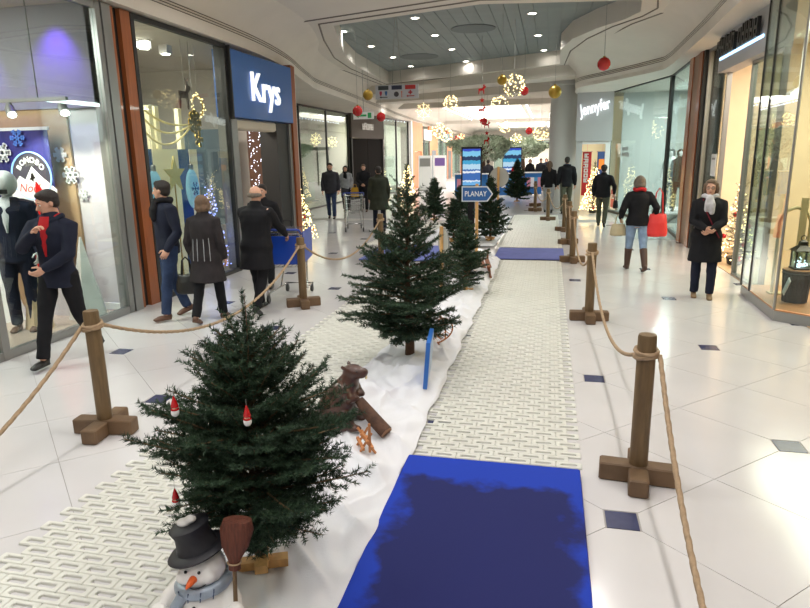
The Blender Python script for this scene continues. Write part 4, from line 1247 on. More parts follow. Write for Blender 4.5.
fir('fir directly behind the PLANAY sign at the blue mat edge', (-1.28, 14.5, 0.06), 1.0, H=1.45, prof=[(0.1, 0.3), (0.25, 0.52), (0.5, 0.46), (0.8, 0.32), (1.1, 0.18), (1.4, 0.05)], nb=120, seed=15, dens=170, nl=0.045, nw=0.018, twig_sp=0.05, zlow=0.1)
fir('small fir on the white paving left of the PLANAY sign', (-3.35, 18.9, 0.03), 2.0, H=1.3, prof=[(0.1, 0.35), (0.25, 0.48), (0.5, 0.42), (0.8, 0.28), (1.1, 0.14), (1.3, 0.05)], nb=110, seed=18, dens=140, nl=0.05, nw=0.02, twig_sp=0.055, zlow=0.12)
fir('fir between the screen and the left paving, partly hidden', (-2.35, 17.4, 0.03), 0.7, H=1.15, prof=[(0.1, 0.3), (0.25, 0.42), (0.5, 0.36), (0.8, 0.22), (1.1, 0.06)], nb=90, seed=21, dens=140, nl=0.05, nw=0.02, twig_sp=0.055, zlow=0.12)
fir('furthest fir at the end of the walkway by the rope posts', (-1.28, 27.0, 0.02), 0.3, H=1.75, prof=[(0.1, 0.5), (0.3, 0.72), (0.6, 0.62), (1.0, 0.38), (1.4, 0.18), (1.75, 0.05)], nb=110, seed=25, dens=110, nl=0.07, nw=0.03, twig_sp=0.07, zlow=0.12)
fir('low fir left of the PLANAY post in front of the screen', (-2.1, 14.3, 0.04), 1.3, H=0.95, prof=[(0.08, 0.2), (0.2, 0.32), (0.45, 0.26), (0.7, 0.14), (0.95, 0.05)], nb=80, seed=28, dens=170, nl=0.045, nw=0.018, twig_sp=0.05, zlow=0.1)

# lit Christmas trees
def lit_tree(label, loc, H, Rm, nbulb, seed, bm, ball=(), br=0.016, white=False):
    me, trunk, brs = fir_mesh(H=H, prof=[(0.08 * H, Rm * 0.85), (0.2 * H, Rm), (0.5 * H, Rm * 0.62), (0.8 * H, Rm * 0.28), (H, 0.03)], nb=60, seed=seed, dens=70, nl=0.035, nw=0.012, twig_sp=0.07, zlow=0.06 * H)
    t = thing('lit_christmas_tree', label, 'christmas tree', loc)
    if white:
        me.materials[0] = mat('white_tinsel', (226, 228, 236), 0.5)
    o = obj('needles', me, M_needle, t); o['kind'] = 'stuff'
    obj('trunk', trunk, M_bark, t, 50)
    o = obj('branches', brs, M_twig, t); o['kind'] = 'stuff'
    rg = np.random.RandomState(seed + 50)
    def pt(r, s):
        z = H * (0.06 + 0.92 * (1 - math.sqrt(r.uniform(0, 1)) * 1.0))
        R = Rm * (1 - z / H) * r.uniform(0.75, 1.1) + 0.02; a = r.uniform(0, 2 * PI)
        return (R * math.cos(a), R * math.sin(a), z)
    k = obj('fairy_lights', bulb_cluster(nbulb, pt, br, seed), bm, t); k['kind'] = 'stuff'
    for i, c in enumerate(ball):
        z = H * (0.1 + 0.6 * i / max(1, len(ball))); R = Rm * (1 - z / H) * 1.02; a = i * 2.4 - 1.6
        obj('bauble', MB().ell((R * math.cos(a), R * math.sin(a), z), 0.045, 10, 7), c, t, 60)
    obj('pot', MB().lathe([(0.08, 0), (0.12, 0.02), (0.14, 0.14), (0.12, 0.14)], n=14), M_dark, t)
    return t
lit_tree('lit Christmas tree with red baubles at the corner of the optician', (-5.8, 14.2, 0.0005), 1.55, 0.42, 330, 31, M_bulb, [M_red] * 6, 0.013)
lit_tree('lit Christmas tree in front of the Jennyfer doorway', (1.46, 22.15, 0.0005), 1.75, 0.42, 300, 33, M_bulb, [M_red] * 3, 0.017)
lit_tree('lit Christmas tree with red baubles behind the standing woman', (3.24, 12.0, 0.013), 1.5, 0.32, 150, 35, M_bulb, [M_red] * 5, 0.013)
lit_tree('small white tree with cool blue lights in the optician window', (-5.82, 10.2, 0.013), 1.75, 0.26, 220, 37, mat('blue_bulb', (150, 160, 255), 0.4, emit=5.0), [], 0.011, white=True)
lit_tree('lit tree inside the far window beyond the doorway', (-8.75, 33.1, 0.013), 2.0, 0.55, 200, 39, M_bulb, [M_gold] * 3, 0.022)
lit_tree('lit tree standing out on the far left floor behind the trolley', (-6.4, 29.0, 0.0005), 1.7, 0.45, 200, 41, M_bulb, [M_red] * 2, 0.02)

# ornaments on the nearest fir
def elf(label, loc, rz):
    t = thing('elf_ornament', label, 'ornament', loc, rz, 'red-capped ornaments')
    t.scale = (0.8, 0.8, 0.8)
    obj('body', MB().ell((0, 0, 0.0), (0.021, 0.021, 0.023), 12, 8), M_paper, t, 60)
    obj('face', MB().ell((0, -0.004, 0.026), (0.013, 0.013, 0.014), 10, 7), mat('peach', (226, 178, 150), 0.6), t, 60)
    obj('cap', MB().lathe([(0.018, 0.028), (0.019, 0.034), (0.012, 0.058), (0.003, 0.085)], n=12), M_red, t, 50)
    obj('scarf', MB().tube([(0.016 * math.cos(a), 0.016 * math.sin(a), 0.016) for a in np.linspace(0, 2 * PI, 17)], 0.005, 6), M_red, t, 60)
    obj('string', MB().cyl((0, 0, 0.083), (0, 0, 0.12), 0.0012, n=5), M_string, t)
    return t
elf('red-capped elf ornament on the left of the nearest fir', (-1.42, 2.08, 1.02), 0.3)
elf('red-capped elf ornament at the centre of the nearest fir', (-1.13, 2.12, 0.985), -0.2)
elf('red-capped elf ornament on the lowest left branch', (-1.475, 2.1, 0.6), 0.5)
# ================================================================== FIGURES AND SMALL PROPS
def at(px, py, z):
    d = RT * (px - 405) / FPX - UP * (py - 304) / FPX + FW
    return np.array([0, 0, CAM_H]) + d * (z - CAM_H) / d[2]

# ---- snowman -------------------------------------------------------------------
M_snow = mat('snowman_glaze', (226, 224, 220), 0.35, var=0.04, vscale=8, coat=0.3)
M_scarf = mat('silver_scarf', (150, 162, 176), 0.4, metal=0.3, var=0.2, vscale=14)
SX, SY, SZ = -1.325, 2.02, 0.15
sn = thing('snowman_figure', 'snowman figure with black top hat, silver scarf and broom', 'snowman', (SX, SY, SZ), 0.12)
sn.scale = (1.06, 1.06, 1.06)
body = MB()
body.ell((0, 0, 0.075), (0.125, 0.115, 0.1)); body.ell((0, 0.0, 0.13), (0.1, 0.09, 0.07)); body.ell((0.0, -0.01, 0.225), (0.092, 0.085, 0.083))
body.ell((0.045, -0.07, 0.225), (0.035, 0.025, 0.03)); body.ell((-0.045, -0.07, 0.215), (0.035, 0.025, 0.03))
for s in (-1, 1):
    body.tube([(s * 0.085, 0.0, 0.14), (s * 0.13, -0.04, 0.11), (s * 0.145, -0.075, 0.075)], [0.032, 0.03, 0.028], 10, rnd=True)
obj('body', fuse(body, 0.009, 3), M_snow, sn)
obj('hand', fuse(MB().ell((-0.15, -0.085, 0.075), (0.036, 0.034, 0.032)).ell((-0.125, -0.1, 0.095), (0.014, 0.014, 0.016)), 0.007, 2), M_snow, sn)
obj('hand', fuse(MB().ell((0.15, -0.085, 0.085), (0.034, 0.034, 0.045)).ell((0.125, -0.105, 0.1), (0.014, 0.014, 0.02)), 0.007, 2), M_snow, sn)
obj('nose', MB().tube([(0, -0.088, 0.225), (-0.004, -0.12, 0.222), (-0.006, -0.137, 0.22)], [0.016, 0.011, 0.004], 10, rnd=True), mat('carrot', (224, 98, 38), 0.5), sn, 50)
for x in (-0.028, 0.024):
    obj('eye', MB().ell((x, -0.09, 0.253), 0.006, 10, 7), M_black, sn, 60)
obj('mouth', MB().tube([(0.05 * math.sin(a), -0.093 + 0.02 * math.sin(a) ** 2, 0.215 - 0.03 * math.cos(a)) for a in np.linspace(-1.1, 1.1, 15)], 0.0022, 6), M_black, sn)
obj('button', MB().ell((0, -0.11, 0.115), (0.007, 0.005, 0.007), 10, 6), M_black, sn, 60)
sc = obj('scarf', MB().tube([(0.088 * math.cos(a), 0.08 * math.sin(a) - 0.005, 0.158 + 0.012 * math.cos(a)) for a in np.linspace(0, 2 * PI, 33)], 0.026, 10), M_scarf, sn, 60)
obj('scarf_end', MB().tube([(-0.05, -0.085, 0.15), (-0.075, -0.105, 0.11), (-0.08, -0.112, 0.05)], [0.024, 0.022, 0.025], 8), M_scarf, sc, 60)
for k in range(4):
    a = -PI / 2 + (k - 1.5) * 0.42
    obj('scarf_stripe', MB().tube([(0.115 * math.cos(a) , 0.107 * math.sin(a), 0.135 + 0.012 * math.cos(a)), (0.116 * math.cos(a + 0.05), 0.108 * math.sin(a + 0.05), 0.175 + 0.012 * math.cos(a))], 0.0025, 5), mat('scarf_blue', (60, 74, 104), 0.6), sc)
hatM = frame((-0.012, 0.0, 0.285), (1, 0, 0.28), (0, 1, 0))
hat = obj('hat', MB().lathe([(0.112, 0.0), (0.117, 0.008), (0.108, 0.016), (0.078, 0.02), (0.072, 0.04), (0.066, 0.08), (0.076, 0.112), (0.062, 0.12), (0.004, 0.122)], n=28, M=hatM), mat('hat_felt', (30, 30, 36), 0.55), sn, 50)
obj('fur_tuft', fuse(MB().ell((-0.055, -0.01, 0.408), (0.03, 0.024, 0.016)).ell((-0.028, -0.01, 0.424), (0.024, 0.02, 0.014)), 0.006, 2), M_snow, hat)
br = thing('broom', 'small brown broom held beside the snowman', 'broom', (SX + 0.165, SY - 0.05, SZ), 0.12)
br.scale = (1.15, 1.15, 1.15)
obj('handle', MB().cyl((0.0, -0.03, -0.05), (-0.005, 0.02, 0.25), 0.008, n=8), M_wood, br)
bb = obj('bristles', MB().loft([(-0.005, 0.02, 0.225, 0.022, 0.016), (-0.005, 0.022, 0.255, 0.02, 0.015), (0.0, 0.028, 0.31, 0.048, 0.024), (0.008, 0.034, 0.37, 0.06, 0.028), (0.012, 0.038, 0.405, 0.05, 0.026)], 22), mat('broom_brown', (98, 52, 36), 0.7, var=0.3, vscale=20, stretch=(6, 6, 0.5), bump=0.5, bscale=60), br, 60)
obj('binding', MB().tube([(-0.005 + 0.023 * math.cos(a), 0.021 + 0.018 * math.sin(a), 0.25) for a in np.linspace(0, 2 * PI, 21)], 0.003, 6), M_rope, bb)

# ---- beaver with log -------------------------------------------------------------
M_choc = mat('carved_brown', (74, 46, 36), 0.32, var=0.25, vscale=10, bump=0.35, bscale=34, coat=0.25)
bv = thing('beaver_sculpture', 'dark brown carved beaver sitting up on the snow cloth', 'sculpture', (-1.41, 4.12, 0.075), -0.12)
b = MB()
b.loft([(-0.05, 0, 0.0, 0.11, 0.1), (-0.055, 0, 0.08, 0.15, 0.135), (-0.045, 0, 0.17, 0.15, 0.135), (-0.01, 0, 0.26, 0.12, 0.11), (0.035, 0, 0.34, 0.085, 0.08), (0.06, 0, 0.39, 0.065, 0.06)], 22)
b.ell((0.085, 0, 0.415), (0.085, 0.062, 0.055)); b.ell((0.145, 0, 0.412), (0.05, 0.045, 0.042)); b.ell((0.18, 0, 0.418), (0.018, 0.026, 0.022))
for s in (-1, 1):
    b.ell((0.025, s * 0.052, 0.455), (0.018, 0.012, 0.02))
    b.tube([(0.04, s * 0.09, 0.29), (0.085, s * 0.085, 0.23), (0.125, s * 0.045, 0.235)], [0.042, 0.033, 0.024], 10, rnd=True)
    b.ell((0.02, s * 0.1, 0.07), (0.1, 0.055, 0.085)); b.ell((0.1, s * 0.09, 0.02), (0.075, 0.038, 0.024))
b.tube([(-0.15, 0, 0.05), (-0.25, 0.03, 0.02), (-0.34, 0.05, 0.015)], [0.05, 0.045, 0.03], 10, rnd=True)
obj('body', fuse(b, 0.011, 3, 0.004, 70, 2), M_choc, bv)
for s in (-1, 1):
    obj('eye', MB().ell((0.13, s * 0.046, 0.432), 0.007, 10, 7), M_black, bv, 60)
obj('teeth', MB().box((0.182, 0, 0.385), (0.008, 0.02, 0.028)), mat('ivory', (216, 200, 150), 0.5), bv)
lg = thing('gnawed_log', 'short dark log leaning from the beaver down to the cloth', 'log', (-1.41, 4.12, 0.075), -0.12)
obj('bark', MB().tube([(0.13, -0.02, 0.21), (0.2, -0.05, 0.15), (0.28, -0.08, 0.09), (0.37, -0.11, 0.03)], [0.034, 0.045, 0.05, 0.05], 14), mat('log_bark', (84, 58, 44), 0.8, var=0.3, vscale=20, bump=0.5, bscale=50), lg, 40)
obj('cut_end', MB().tube([(0.369, -0.11, 0.031), (0.374, -0.112, 0.027)], [0.048, 0.044], 14), mat('cut_wood', (150, 112, 84), 0.7), lg)

# ---- small wooden trestle beside the beaver ---------------------------------------
tr = thing('wooden_trestle', 'small light wooden trestle at the edge of the nearest fir', 'trestle', (-1.14, 3.72, 0.075), 0.5)
M_toy = mat('toy_wood', (186, 124, 76), 0.55, var=0.15, vscale=14)
for y in (-0.05, 0.05):
    for s in (-1, 1):
        obj('leg', MB().tube([(s * 0.06, y, 0.0), (-s * 0.035, y + 0.008 * s, 0.15)], 0.009, 4), M_toy, tr)
for z, x in ((0.06, -0.03), (0.06, 0.03), (0.105, 0.0)):
    obj('rail', MB().box((x, 0, z), (0.018, 0.19, 0.018)), M_toy, tr)
obj('upright', MB().box((0.02, -0.062, 0.12), (0.016, 0.016, 0.2)), M_toy, tr)

# ---- blue board standing on edge --------------------------------------------------
bd = thing('blue_board', 'blue panel standing edge-on in the snow cloth', 'sign board', (-0.97, 4.87, 0.1), 0.0)
Mx = frame((0, 0, 0), (-0.11, 1, 0.02), (0.08, 0, 1))
obj('panel', MB().slab([(-0.02, 0), (0.42, 0), (0.52, 0.2), (0.42, 0.4), (0.0, 0.4)], Mx, 0.035), mat('board_blue', (42, 104, 186), 0.4), bd)
obj('face_print', MB().slab([(0.02, 0.03), (0.4, 0.03), (0.47, 0.2), (0.4, 0.37), (0.03, 0.37)], Mx @ np.array([[1, 0, 0, 0], [0, 1, 0, 0], [0, 0, 1, 0.035], [0, 0, 0, 1]]), 0.003), mat('board_pale', (170, 190, 214), 0.5), bd)
obj('stake', MB().bx(-0.01, 0.02, 0.15, 0.19, -0.06, 0.02), M_pine, bd)

# ---- pair of snowshoes leaning by the trunk ---------------------------------------
ss = thing('snowshoe', 'wooden snowshoe leaning beside the trunk of the middle fir', 'snowshoe', (-1.1, 6.2, 0.1), -0.3)
ss.scale = (0.6, 0.6, 0.6)
M_ash = mat('bent_ash', (190, 120, 70), 0.5, var=0.15, vscale=10)
lp = [(0.15 * math.sin(a) * (1 - 0.35 * math.cos(a)), 0.0, 0.26 - 0.26 * math.cos(a)) for a in np.linspace(0, 2 * PI, 33)]
tilt = np.array([[0.86, 0, 0.5], [0, 1, 0], [-0.5, 0.25, 0.82]])
lp = [tuple(np.array(p) @ tilt.T) for p in lp]
obj('hoop', MB().tube(lp, 0.013, 8), M_ash, ss, 60)
for i in range(5, 13, 2):
    obj('crossbar', MB().tube([lp[i], lp[32 - i]], 0.006, 6), M_ash, ss)
obj('webbing', MB().tube(sum([[lp[i], lp[31 - i]] for i in range(3, 14)], []), 0.0025, 4), M_rope, ss)
obj('tail', MB().tube([lp[0], tuple(np.array(lp[0]) + (0.1, -0.03, -0.02))], 0.012, 6), M_ash, ss)
s2 = copy_tree(ss); s2.location = (-1.02, 6.3, 0.1); s2.rotation_euler = (0, 0, 2.6); s2['label'] = 'second wooden snowshoe behind the blue board'; 
for o in (ss, s2): o['group'] = 'snowshoes'

# ---- old sled at the foot of the small fir ----------------------------------------
sl = thing('wooden_sled', 'old brown wooden sled with curled runner at the small fir', 'sled', (-1.08, 10.3, 0.07), 0.15)
for x in (-0.17, 0.17):
    obj('runner', MB().tube([(x, -0.4, 0.01), (x, 0.2, 0.01), (x, 0.42, 0.03), (x, 0.56, 0.12), (x, 0.58, 0.24), (x, 0.5, 0.3)], 0.018, 8), mat('old_sled_wood', (128, 76, 46), 0.6, var=0.2), sl, 50)
    for y in (-0.25, 0.15):
        obj('strut', MB().cyl((x, y, 0.01), (x * 0.9, y, 0.17), 0.013, n=8), MATS['old_sled_wood'], sl)
for x in (-0.14, -0.05, 0.05, 0.14):
    obj('slat', MB().box((x, -0.02, 0.18), (0.07, 0.84, 0.018)), MATS['old_sled_wood'], sl)

# ---- round signs on stakes, arrow sign ---------------------------------------------
def round_sign(label, loc, rz, H, r):
    t = thing('round_sign', label, 'sign', loc, rz)
    obj('stake', MB().box((0, 0, H / 2), (0.06, 0.035, H), bev=0.004), M_pine, t)
    d = obj('disc', MB().lathe([(0.004, 0.0), (r, 0.0), (r, 0.016), (0.004, 0.016)], n=36, M=frame((0.02, 0.035, H - r - 0.02), (1, 0, 0), (0, 0, 1))), mat('sign_back_grey', (176, 176, 168), 0.5), t, 40)
    obj('rim', MB().tube([(0.02 + r * math.cos(a), 0.027, H - r - 0.02 + r * math.sin(a)) for a in np.linspace(0, 2 * PI, 41)], 0.009, 6), mat('rim_grey', (120, 122, 120), 0.4), d)
    return t
round_sign('round grey sign back on a pale stake left of the small fir', (-1.42, 8.55, 0.06), -1.05, 0.98, 0.2)
round_sign('round white sign on a stake behind the PLANAY arrow', (-1.35, 17.6, 0.05), -0.15, 1.6, 0.26)
ps = thing('arrow_sign', 'blue arrow sign reading PLANAY on a wooden stake', 'sign', (-1.3, 11.84, 0.02))
obj('stake', MB().box((0, 0.03, 0.72), (0.055, 0.035, 1.44), bev=0.004), M_pine, ps)
arrow = [(-0.28, -0.14), (0.2, -0.14), (0.3, 0.0), (0.2, 0.14), (-0.28, 0.14)]
Mp = frame((0.0, 0.01, 1.255), (1, 0, 0), (0, 0, 1))
brd = obj('board', MB().slab(arrow, Mp, 0.02), mat('sign_edge_white', (210, 214, 218), 0.4), ps)
obj('blue_field', MB().slab([(x * 0.925, y * 0.86) for x, y in arrow], frame((0.0, -0.01, 1.255), (1, 0, 0), (0, 0, 1)), 0.004), mat('sign_field_blue', (40, 92, 156), 0.4), brd)
lettering('PLANAY', 0.135, frame((-0.02, -0.0155, 1.255), (1, 0, 0), (0, 0, 1)), M_paper, brd, depth=0.001, bold=0.001, xs=0.82)

# ---- information screens ------------------------------------------------------------
def screen_mat():
    m = bpy.data.materials.new('display_picture'); m.use_nodes = True; nt = m.node_tree; b = nt.nodes['Principled BSDF']
    tc = nt.nodes.new('ShaderNodeTexCoord'); sx = nt.nodes.new('ShaderNodeSeparateXYZ'); nt.links.new(tc.outputs['Generated'], sx.inputs[0])
    rp = nt.nodes.new('ShaderNodeValToRGB'); rp.color_ramp.interpolation = 'CONSTANT'
    e = rp.color_ramp.elements
    stops = [(0.0, (110, 180, 235)), (0.1, (225, 240, 255)), (0.14, (60, 110, 185)), (0.34, (240, 246, 252)), (0.4, (60, 110, 185)), (0.44, (190, 225, 245)), (0.58, (70, 170, 215)), (0.68, (30, 60, 100)), (0.8, (130, 205, 240)), (0.93, (50, 80, 200))]
    e[0].position = 0; e[0].color = (*lin(stops[0][1]), 1); e[1].position = stops[1][0]; e[1].color = (*lin(stops[1][1]), 1)
    for p, c in stops[2:]:
        k = e.new(p); k.color = (*lin(c), 1)
    nz = nt.nodes.new('ShaderNodeTexNoise'); nz.inputs['Scale'].default_value = 7
    nt.links.new(tc.outputs['Generated'], nz.inputs['Vector'])
    ad = nt.nodes.new('ShaderNodeMath'); ad.operation = 'MULTIPLY_ADD'; ad.inputs[1].default_value = 0.1
    nt.links.new(nz.outputs['Fac'], ad.inputs[0]); nt.links.new(sx.outputs[2], ad.inputs[2])
    sb = nt.nodes.new('ShaderNodeMath'); sb.operation = 'SUBTRACT'; sb.inputs[1].default_value = 0.05
    nt.links.new(ad.outputs[0], sb.inputs[0]); nt.links.new(sb.outputs[0], rp.inputs[0])
    nt.links.new(rp.outputs[0], b.inputs['Emission Color']); b.inputs['Emission Strength'].default_value = 0.9
    b.inputs['Base Color'].default_value = (0.02, 0.02, 0.02, 1); b.inputs['Roughness'].default_value = 0.2
    return m
M_scr = screen_mat()
def totem(label, loc, rz, w, h, z0):
    t = thing('display_totem', label, 'screen', loc, rz, 'advertising screens')
    obj('casing', MB().bx(-w / 2, w / 2, -0.05, 0.05, z0, h, bev=0.01), M_black, t)
    obj('screen', MB().bx(-w / 2 + 0.035, w / 2 - 0.035, -0.06, -0.051, z0 + 0.06, h - 0.05), M_scr, t)
    obj('stem', MB().bx(-0.08, 0.08, -0.03, 0.03, 0.02, z0), M_black, t)
    obj('foot', MB().bx(-0.25, 0.25, -0.18, 0.18, 0, 0.02), M_alu, t)
totem('tall lit advertising screen standing above the PLANAY sign', (-1.82, 15.4, 0.045), 0.08, 0.49, 2.12, 1.16)
totem('distant lit advertising screen among the kiosks', (-1.95, 34.6, 0.0005), 0.0, 1.0, 2.3, 0.5)

# ---- direction sign and exit sign hung from the ceiling ------------------------------
ds = thing('direction_sign', 'white hanging direction sign with toilets, lift and first aid arrows', 'sign', (-3.29, 14.0, 3.34))
obj('board', MB().bx(-0.48, 0.48, -0.015, 0.015, -0.145, 0.145), mat('sign_board_grey', (196, 200, 206), 0.4), ds)
for x, c in ((-0.3, (50, 58, 62)), (0.0, (48, 54, 78)), (0.3, (190, 52, 48))):
    obj('header', MB().bx(x - 0.115, x + 0.115, -0.021, -0.0155, 0.045, 0.13), mat('header_%d' % c[0], c, 0.5), ds)
F_ = lambda x, z: frame((x, -0.016, z), (1, 0, 0), (0, 0, 1))
def arrow_left(x, z, L): return MB().slab([(-L, 0), (-L + 0.04, 0.025), (-L + 0.04, 0.009), (L, 0.009), (L, -0.009), (-L + 0.04, -0.009), (-L + 0.04, -0.025)][::-1], F_(x, z), 0.004)
obj('arrow', arrow_left(-0.3, -0.105, 0.09), M_black, ds)
obj('arrow', arrow_left(0.3, -0.095, 0.09), mat('sign_red', (176, 52, 60), 0.5), ds)
obj('arrow', MB().slab([(0, 0.07), (0.022, 0.035), (0.008, 0.035), (0.008, -0.07), (-0.008, -0.07), (-0.008, 0.035), (-0.022, 0.035)][::-1], F_(0.11, -0.05), 0.004), mat('sign_orange', (214, 110, 60), 0.5), ds)
obj('cross', MB().slab([(-0.015, -0.045), (0.015, -0.045), (0.015, -0.015), (0.045, -0.015), (0.045, 0.015), (0.015, 0.015), (0.015, 0.045), (-0.015, 0.045), (-0.015, 0.015), (-0.045, 0.015), (-0.045, -0.015), (-0.015, -0.015)], F_(0.3, -0.02), 0.004), MATS['sign_red'], ds)
for x, c in ((-0.36, (180, 50, 80)), (-0.24, (50, 100, 150))):
    obj('pictogram', MB().slab([(-0.03, 0.0), (-0.012, -0.055), (0.012, -0.055), (0.03, 0.0), (0.025, 0.04), (-0.025, 0.04)], F_(x, -0.02), 0.004), mat('picto_%d' % c[0], c, 0.5), ds)
obj('pictogram', MB().slab(circ(0.055, 24), F_(-0.01, -0.05), 0.004), mat('picto_dark', (70, 66, 72), 0.5), ds)
for x in (-0.1, 0.1):
    obj('wire', MB().cyl((x, 0, 0.145), (x * 0.1, 0, 1.65), 0.006, n=5), M_string, ds)
ex = thing('exit_sign', 'green and white emergency exit sign hanging near the red baubles', 'sign', (-5.8, 20.0, 3.24))
obj('board', MB().bx(-0.33, 0.33, -0.02, 0.02, -0.11, 0.11), M_paper, ex)
M_grn = mat('exit_green', (20, 130, 70), 0.4, emit=0.25)
Fe = lambda x: frame((x, -0.021, 0), (1, 0, 0), (0, 0, 1))
obj('arrow', MB().slab([(-0.26, 0), (-0.16, 0.075), (-0.16, 0.03), (0.1, 0.03), (0.1, -0.03), (-0.16, -0.03), (-0.16, -0.075)][::-1], Fe(0.0), 0.004), M_grn, ex)
obj('door_mark', MB().slab([(0.14, -0.08), (0.26, -0.08), (0.26, 0.08), (0.14, 0.08)], Fe(0.0), 0.004), M_grn, ex)
obj('rod', MB().cyl((0, 0, 0.11), (0, 0, 1.77), 0.01, n=6), M_string, ex)

# ---- hanging Christmas decorations ----------------------------------------------------
def ceil_z(x, y):
    return 5.0 if (12.4 < y < 23 and -5.4 < x < 1.2) else 4.6
def ball(label, p, r, m):
    t = thing('hanging_bauble', label, 'bauble', tuple(p), group='hanging baubles')
    obj('ball', MB().ell((0, 0, 0), r, 22, 14), m, t, 60)
    obj('cap', MB().lathe([(r * 0.2, r * 0.96), (r * 0.2, r * 1.12), (r * 0.1, r * 1.16)], n=10), M_gold, t)
    obj('string', MB().cyl((0, 0, r * 1.1), (0, 0, ceil_z(p[0], p[1]) - p[2]), 0.004, n=4), M_string, t)
ball('large red bauble hanging in front of the right bulkhead', at(604, 64, 3.62), 0.125, M_red)
ball('gold bauble hanging left of the direction sign', at(368, 95, 3.5), 0.13, M_gold)
ball('red bauble hanging right of the exit sign', at(381, 117, 3.15), 0.14, M_red)
ball('red bauble half hidden behind the exit sign', at(357.5, 111, 3.1), 0.13, M_red)
ball('gold bauble hanging beside the white column', at(555, 92, 3.55), 0.17, M_gold)
ball('red bauble just right of the big light sphere', at(524.5, 91, 3.5), 0.11, M_red)
ball('small gold bauble above the big light sphere', at(502, 80, 3.6), 0.11, M_gold)
ball('red bauble low under the red cut-out chain', at(484, 121.5, 3.1), 0.12, M_red)
ball('red bauble far down the hall above the crowd', at(529, 131, 3.0), 0.17, M_red)
def light_sphere(label, p, r, n, br, seed):
    t = thing('light_sphere', label, 'light', tuple(p), group='hanging light spheres')
    for k in range(4):
        a = PI * k / 4
        obj('hoop', MB().tube([(r * math.cos(u) * math.cos(a), r * math.cos(u) * math.sin(a), r * math.sin(u)) for u in np.linspace(0, 2 * PI, 25)], 0.004, 4), M_steel, t)
    def pt(g_, s):
        v = g_.normal(size=3); v /= np.linalg.norm(v); return tuple(v * r * g_.uniform(0.93, 1.03))
    o = obj('bulbs', bulb_cluster(n, pt, br, seed), M_bulb, t); o['kind'] = 'stuff'
    obj('string', MB().cyl((0, 0, r), (0, 0, ceil_z(p[0], p[1]) - p[2]), 0.004, n=4), M_string, t)
light_sphere('large sphere of white lights, biggest in the hall', at(514, 85.5, 3.55), 0.25, 80, 0.013, 1)
light_sphere('sphere of lights nearest the direction sign', at(450.5, 103, 3.45), 0.22, 60, 0.015, 2)
light_sphere('sphere of lights right of the red cut-out chain', at(499.5, 105, 3.4), 0.26, 60, 0.015, 3)
light_sphere('sphere of lights low in front of the skylight', at(505, 127, 3.0), 0.22, 50, 0.017, 4)
light_sphere('sphere of lights above the left far shops', at(446, 135, 2.85), 0.3, 50, 0.022, 5)
light_sphere('sphere of lights over the timber front', at(439, 131, 2.9), 0.3, 50, 0.022, 6)
light_sphere('farthest sphere of lights over the crowd', at(516, 139, 2.75), 0.3, 50, 0.022, 7)
light_sphere('sphere of lights beside the far kiosk roof', at(541, 133, 2.9), 0.35, 60, 0.022, 8)
def light_flake(label, p, r, rz=0.0):
    t = thing('light_snowflake', label, 'light', tuple(p), rz, 'hanging light snowflakes')
    fr = MB(); bl = MB()
    for k in range(8):
        a = PI * k / 4; d = np.array([math.cos(a), 0, math.sin(a)]); n = np.array([-math.sin(a), 0, math.cos(a)])
        fr.tube([(0, 0, 0), tuple(d * r)], 0.008, 4)
        for f in np.linspace(0.15, 1, 6): bl.ell(tuple(d * r * f), 0.014, 5, 4)
        for s in (-1, 1):
            fr.tube([tuple(d * r * 0.6), tuple(d * r * 0.8 + n * s * r * 0.18)], 0.006, 4)
            bl.ell(tuple(d * r * 0.8 + n * s * r * 0.18), 0.013, 5, 4)
    obj('frame', fr, M_steel, t); o = obj('bulbs', bl, M_bulb, t); o['kind'] = 'stuff'
    obj('string', MB().cyl((0, 0, r), (0, 0, ceil_z(p[0], p[1]) - p[2]), 0.004, n=4), M_string, t)
light_flake('snowflake of white lights right of the direction sign', at(423.5, 111, 3.5), 0.27)
light_flake('snowflake of lights in the far shop glass, left', at(316, 139, 2.75), 0.26)
light_flake('snowflake of lights in front of the far glazed shop', at(332, 142, 2.6), 0.24)
light_flake('snowflake of lights over the small left fir', at(461, 139, 2.8), 0.28)
def red_chain(label, top, n, s):
    t = thing('red_ornament_chain', label, 'ornament', tuple(top), group='red cut-out chains')
    z = 0.0
    rg = random.Random(int(s * 1000))
    obj('string', MB().cyl((0, 0, ceil_z(top[0], top[1]) - top[2]), (0, 0, -n * s * 1.0), 0.005, n=4), M_string, t)
    for k in range(n):
        a = rg.uniform(-0.4, 0.4)
        sh = [(x * s, y * s) for x, y in rd_shape[k % 2]]
        obj('cut_out', MB().slab(sh, frame((0, 0, -k * s * 1.0 - s * 0.4), (math.cos(a), math.sin(a), 0), (0, 0, 1)), 0.02), M_red, t)
rd_shape = [[(x * 2.2, y * 2.0) for x, y in rd], [(0.3 * math.sin(PI * i / 5) * (1 if i % 2 == 0 else 0.45), 0.3 * math.cos(PI * i / 5) * (1 if i % 2 == 0 else 0.45)) for i in range(10)][::-1]]
red_chain('chain of red reindeer and star cut-outs hanging by the light spheres', at(482, 86, 3.75), 4, 0.26)
red_chain('smaller chain of red cut-outs further down the hall', at(487, 122, 3.2), 3, 0.3)
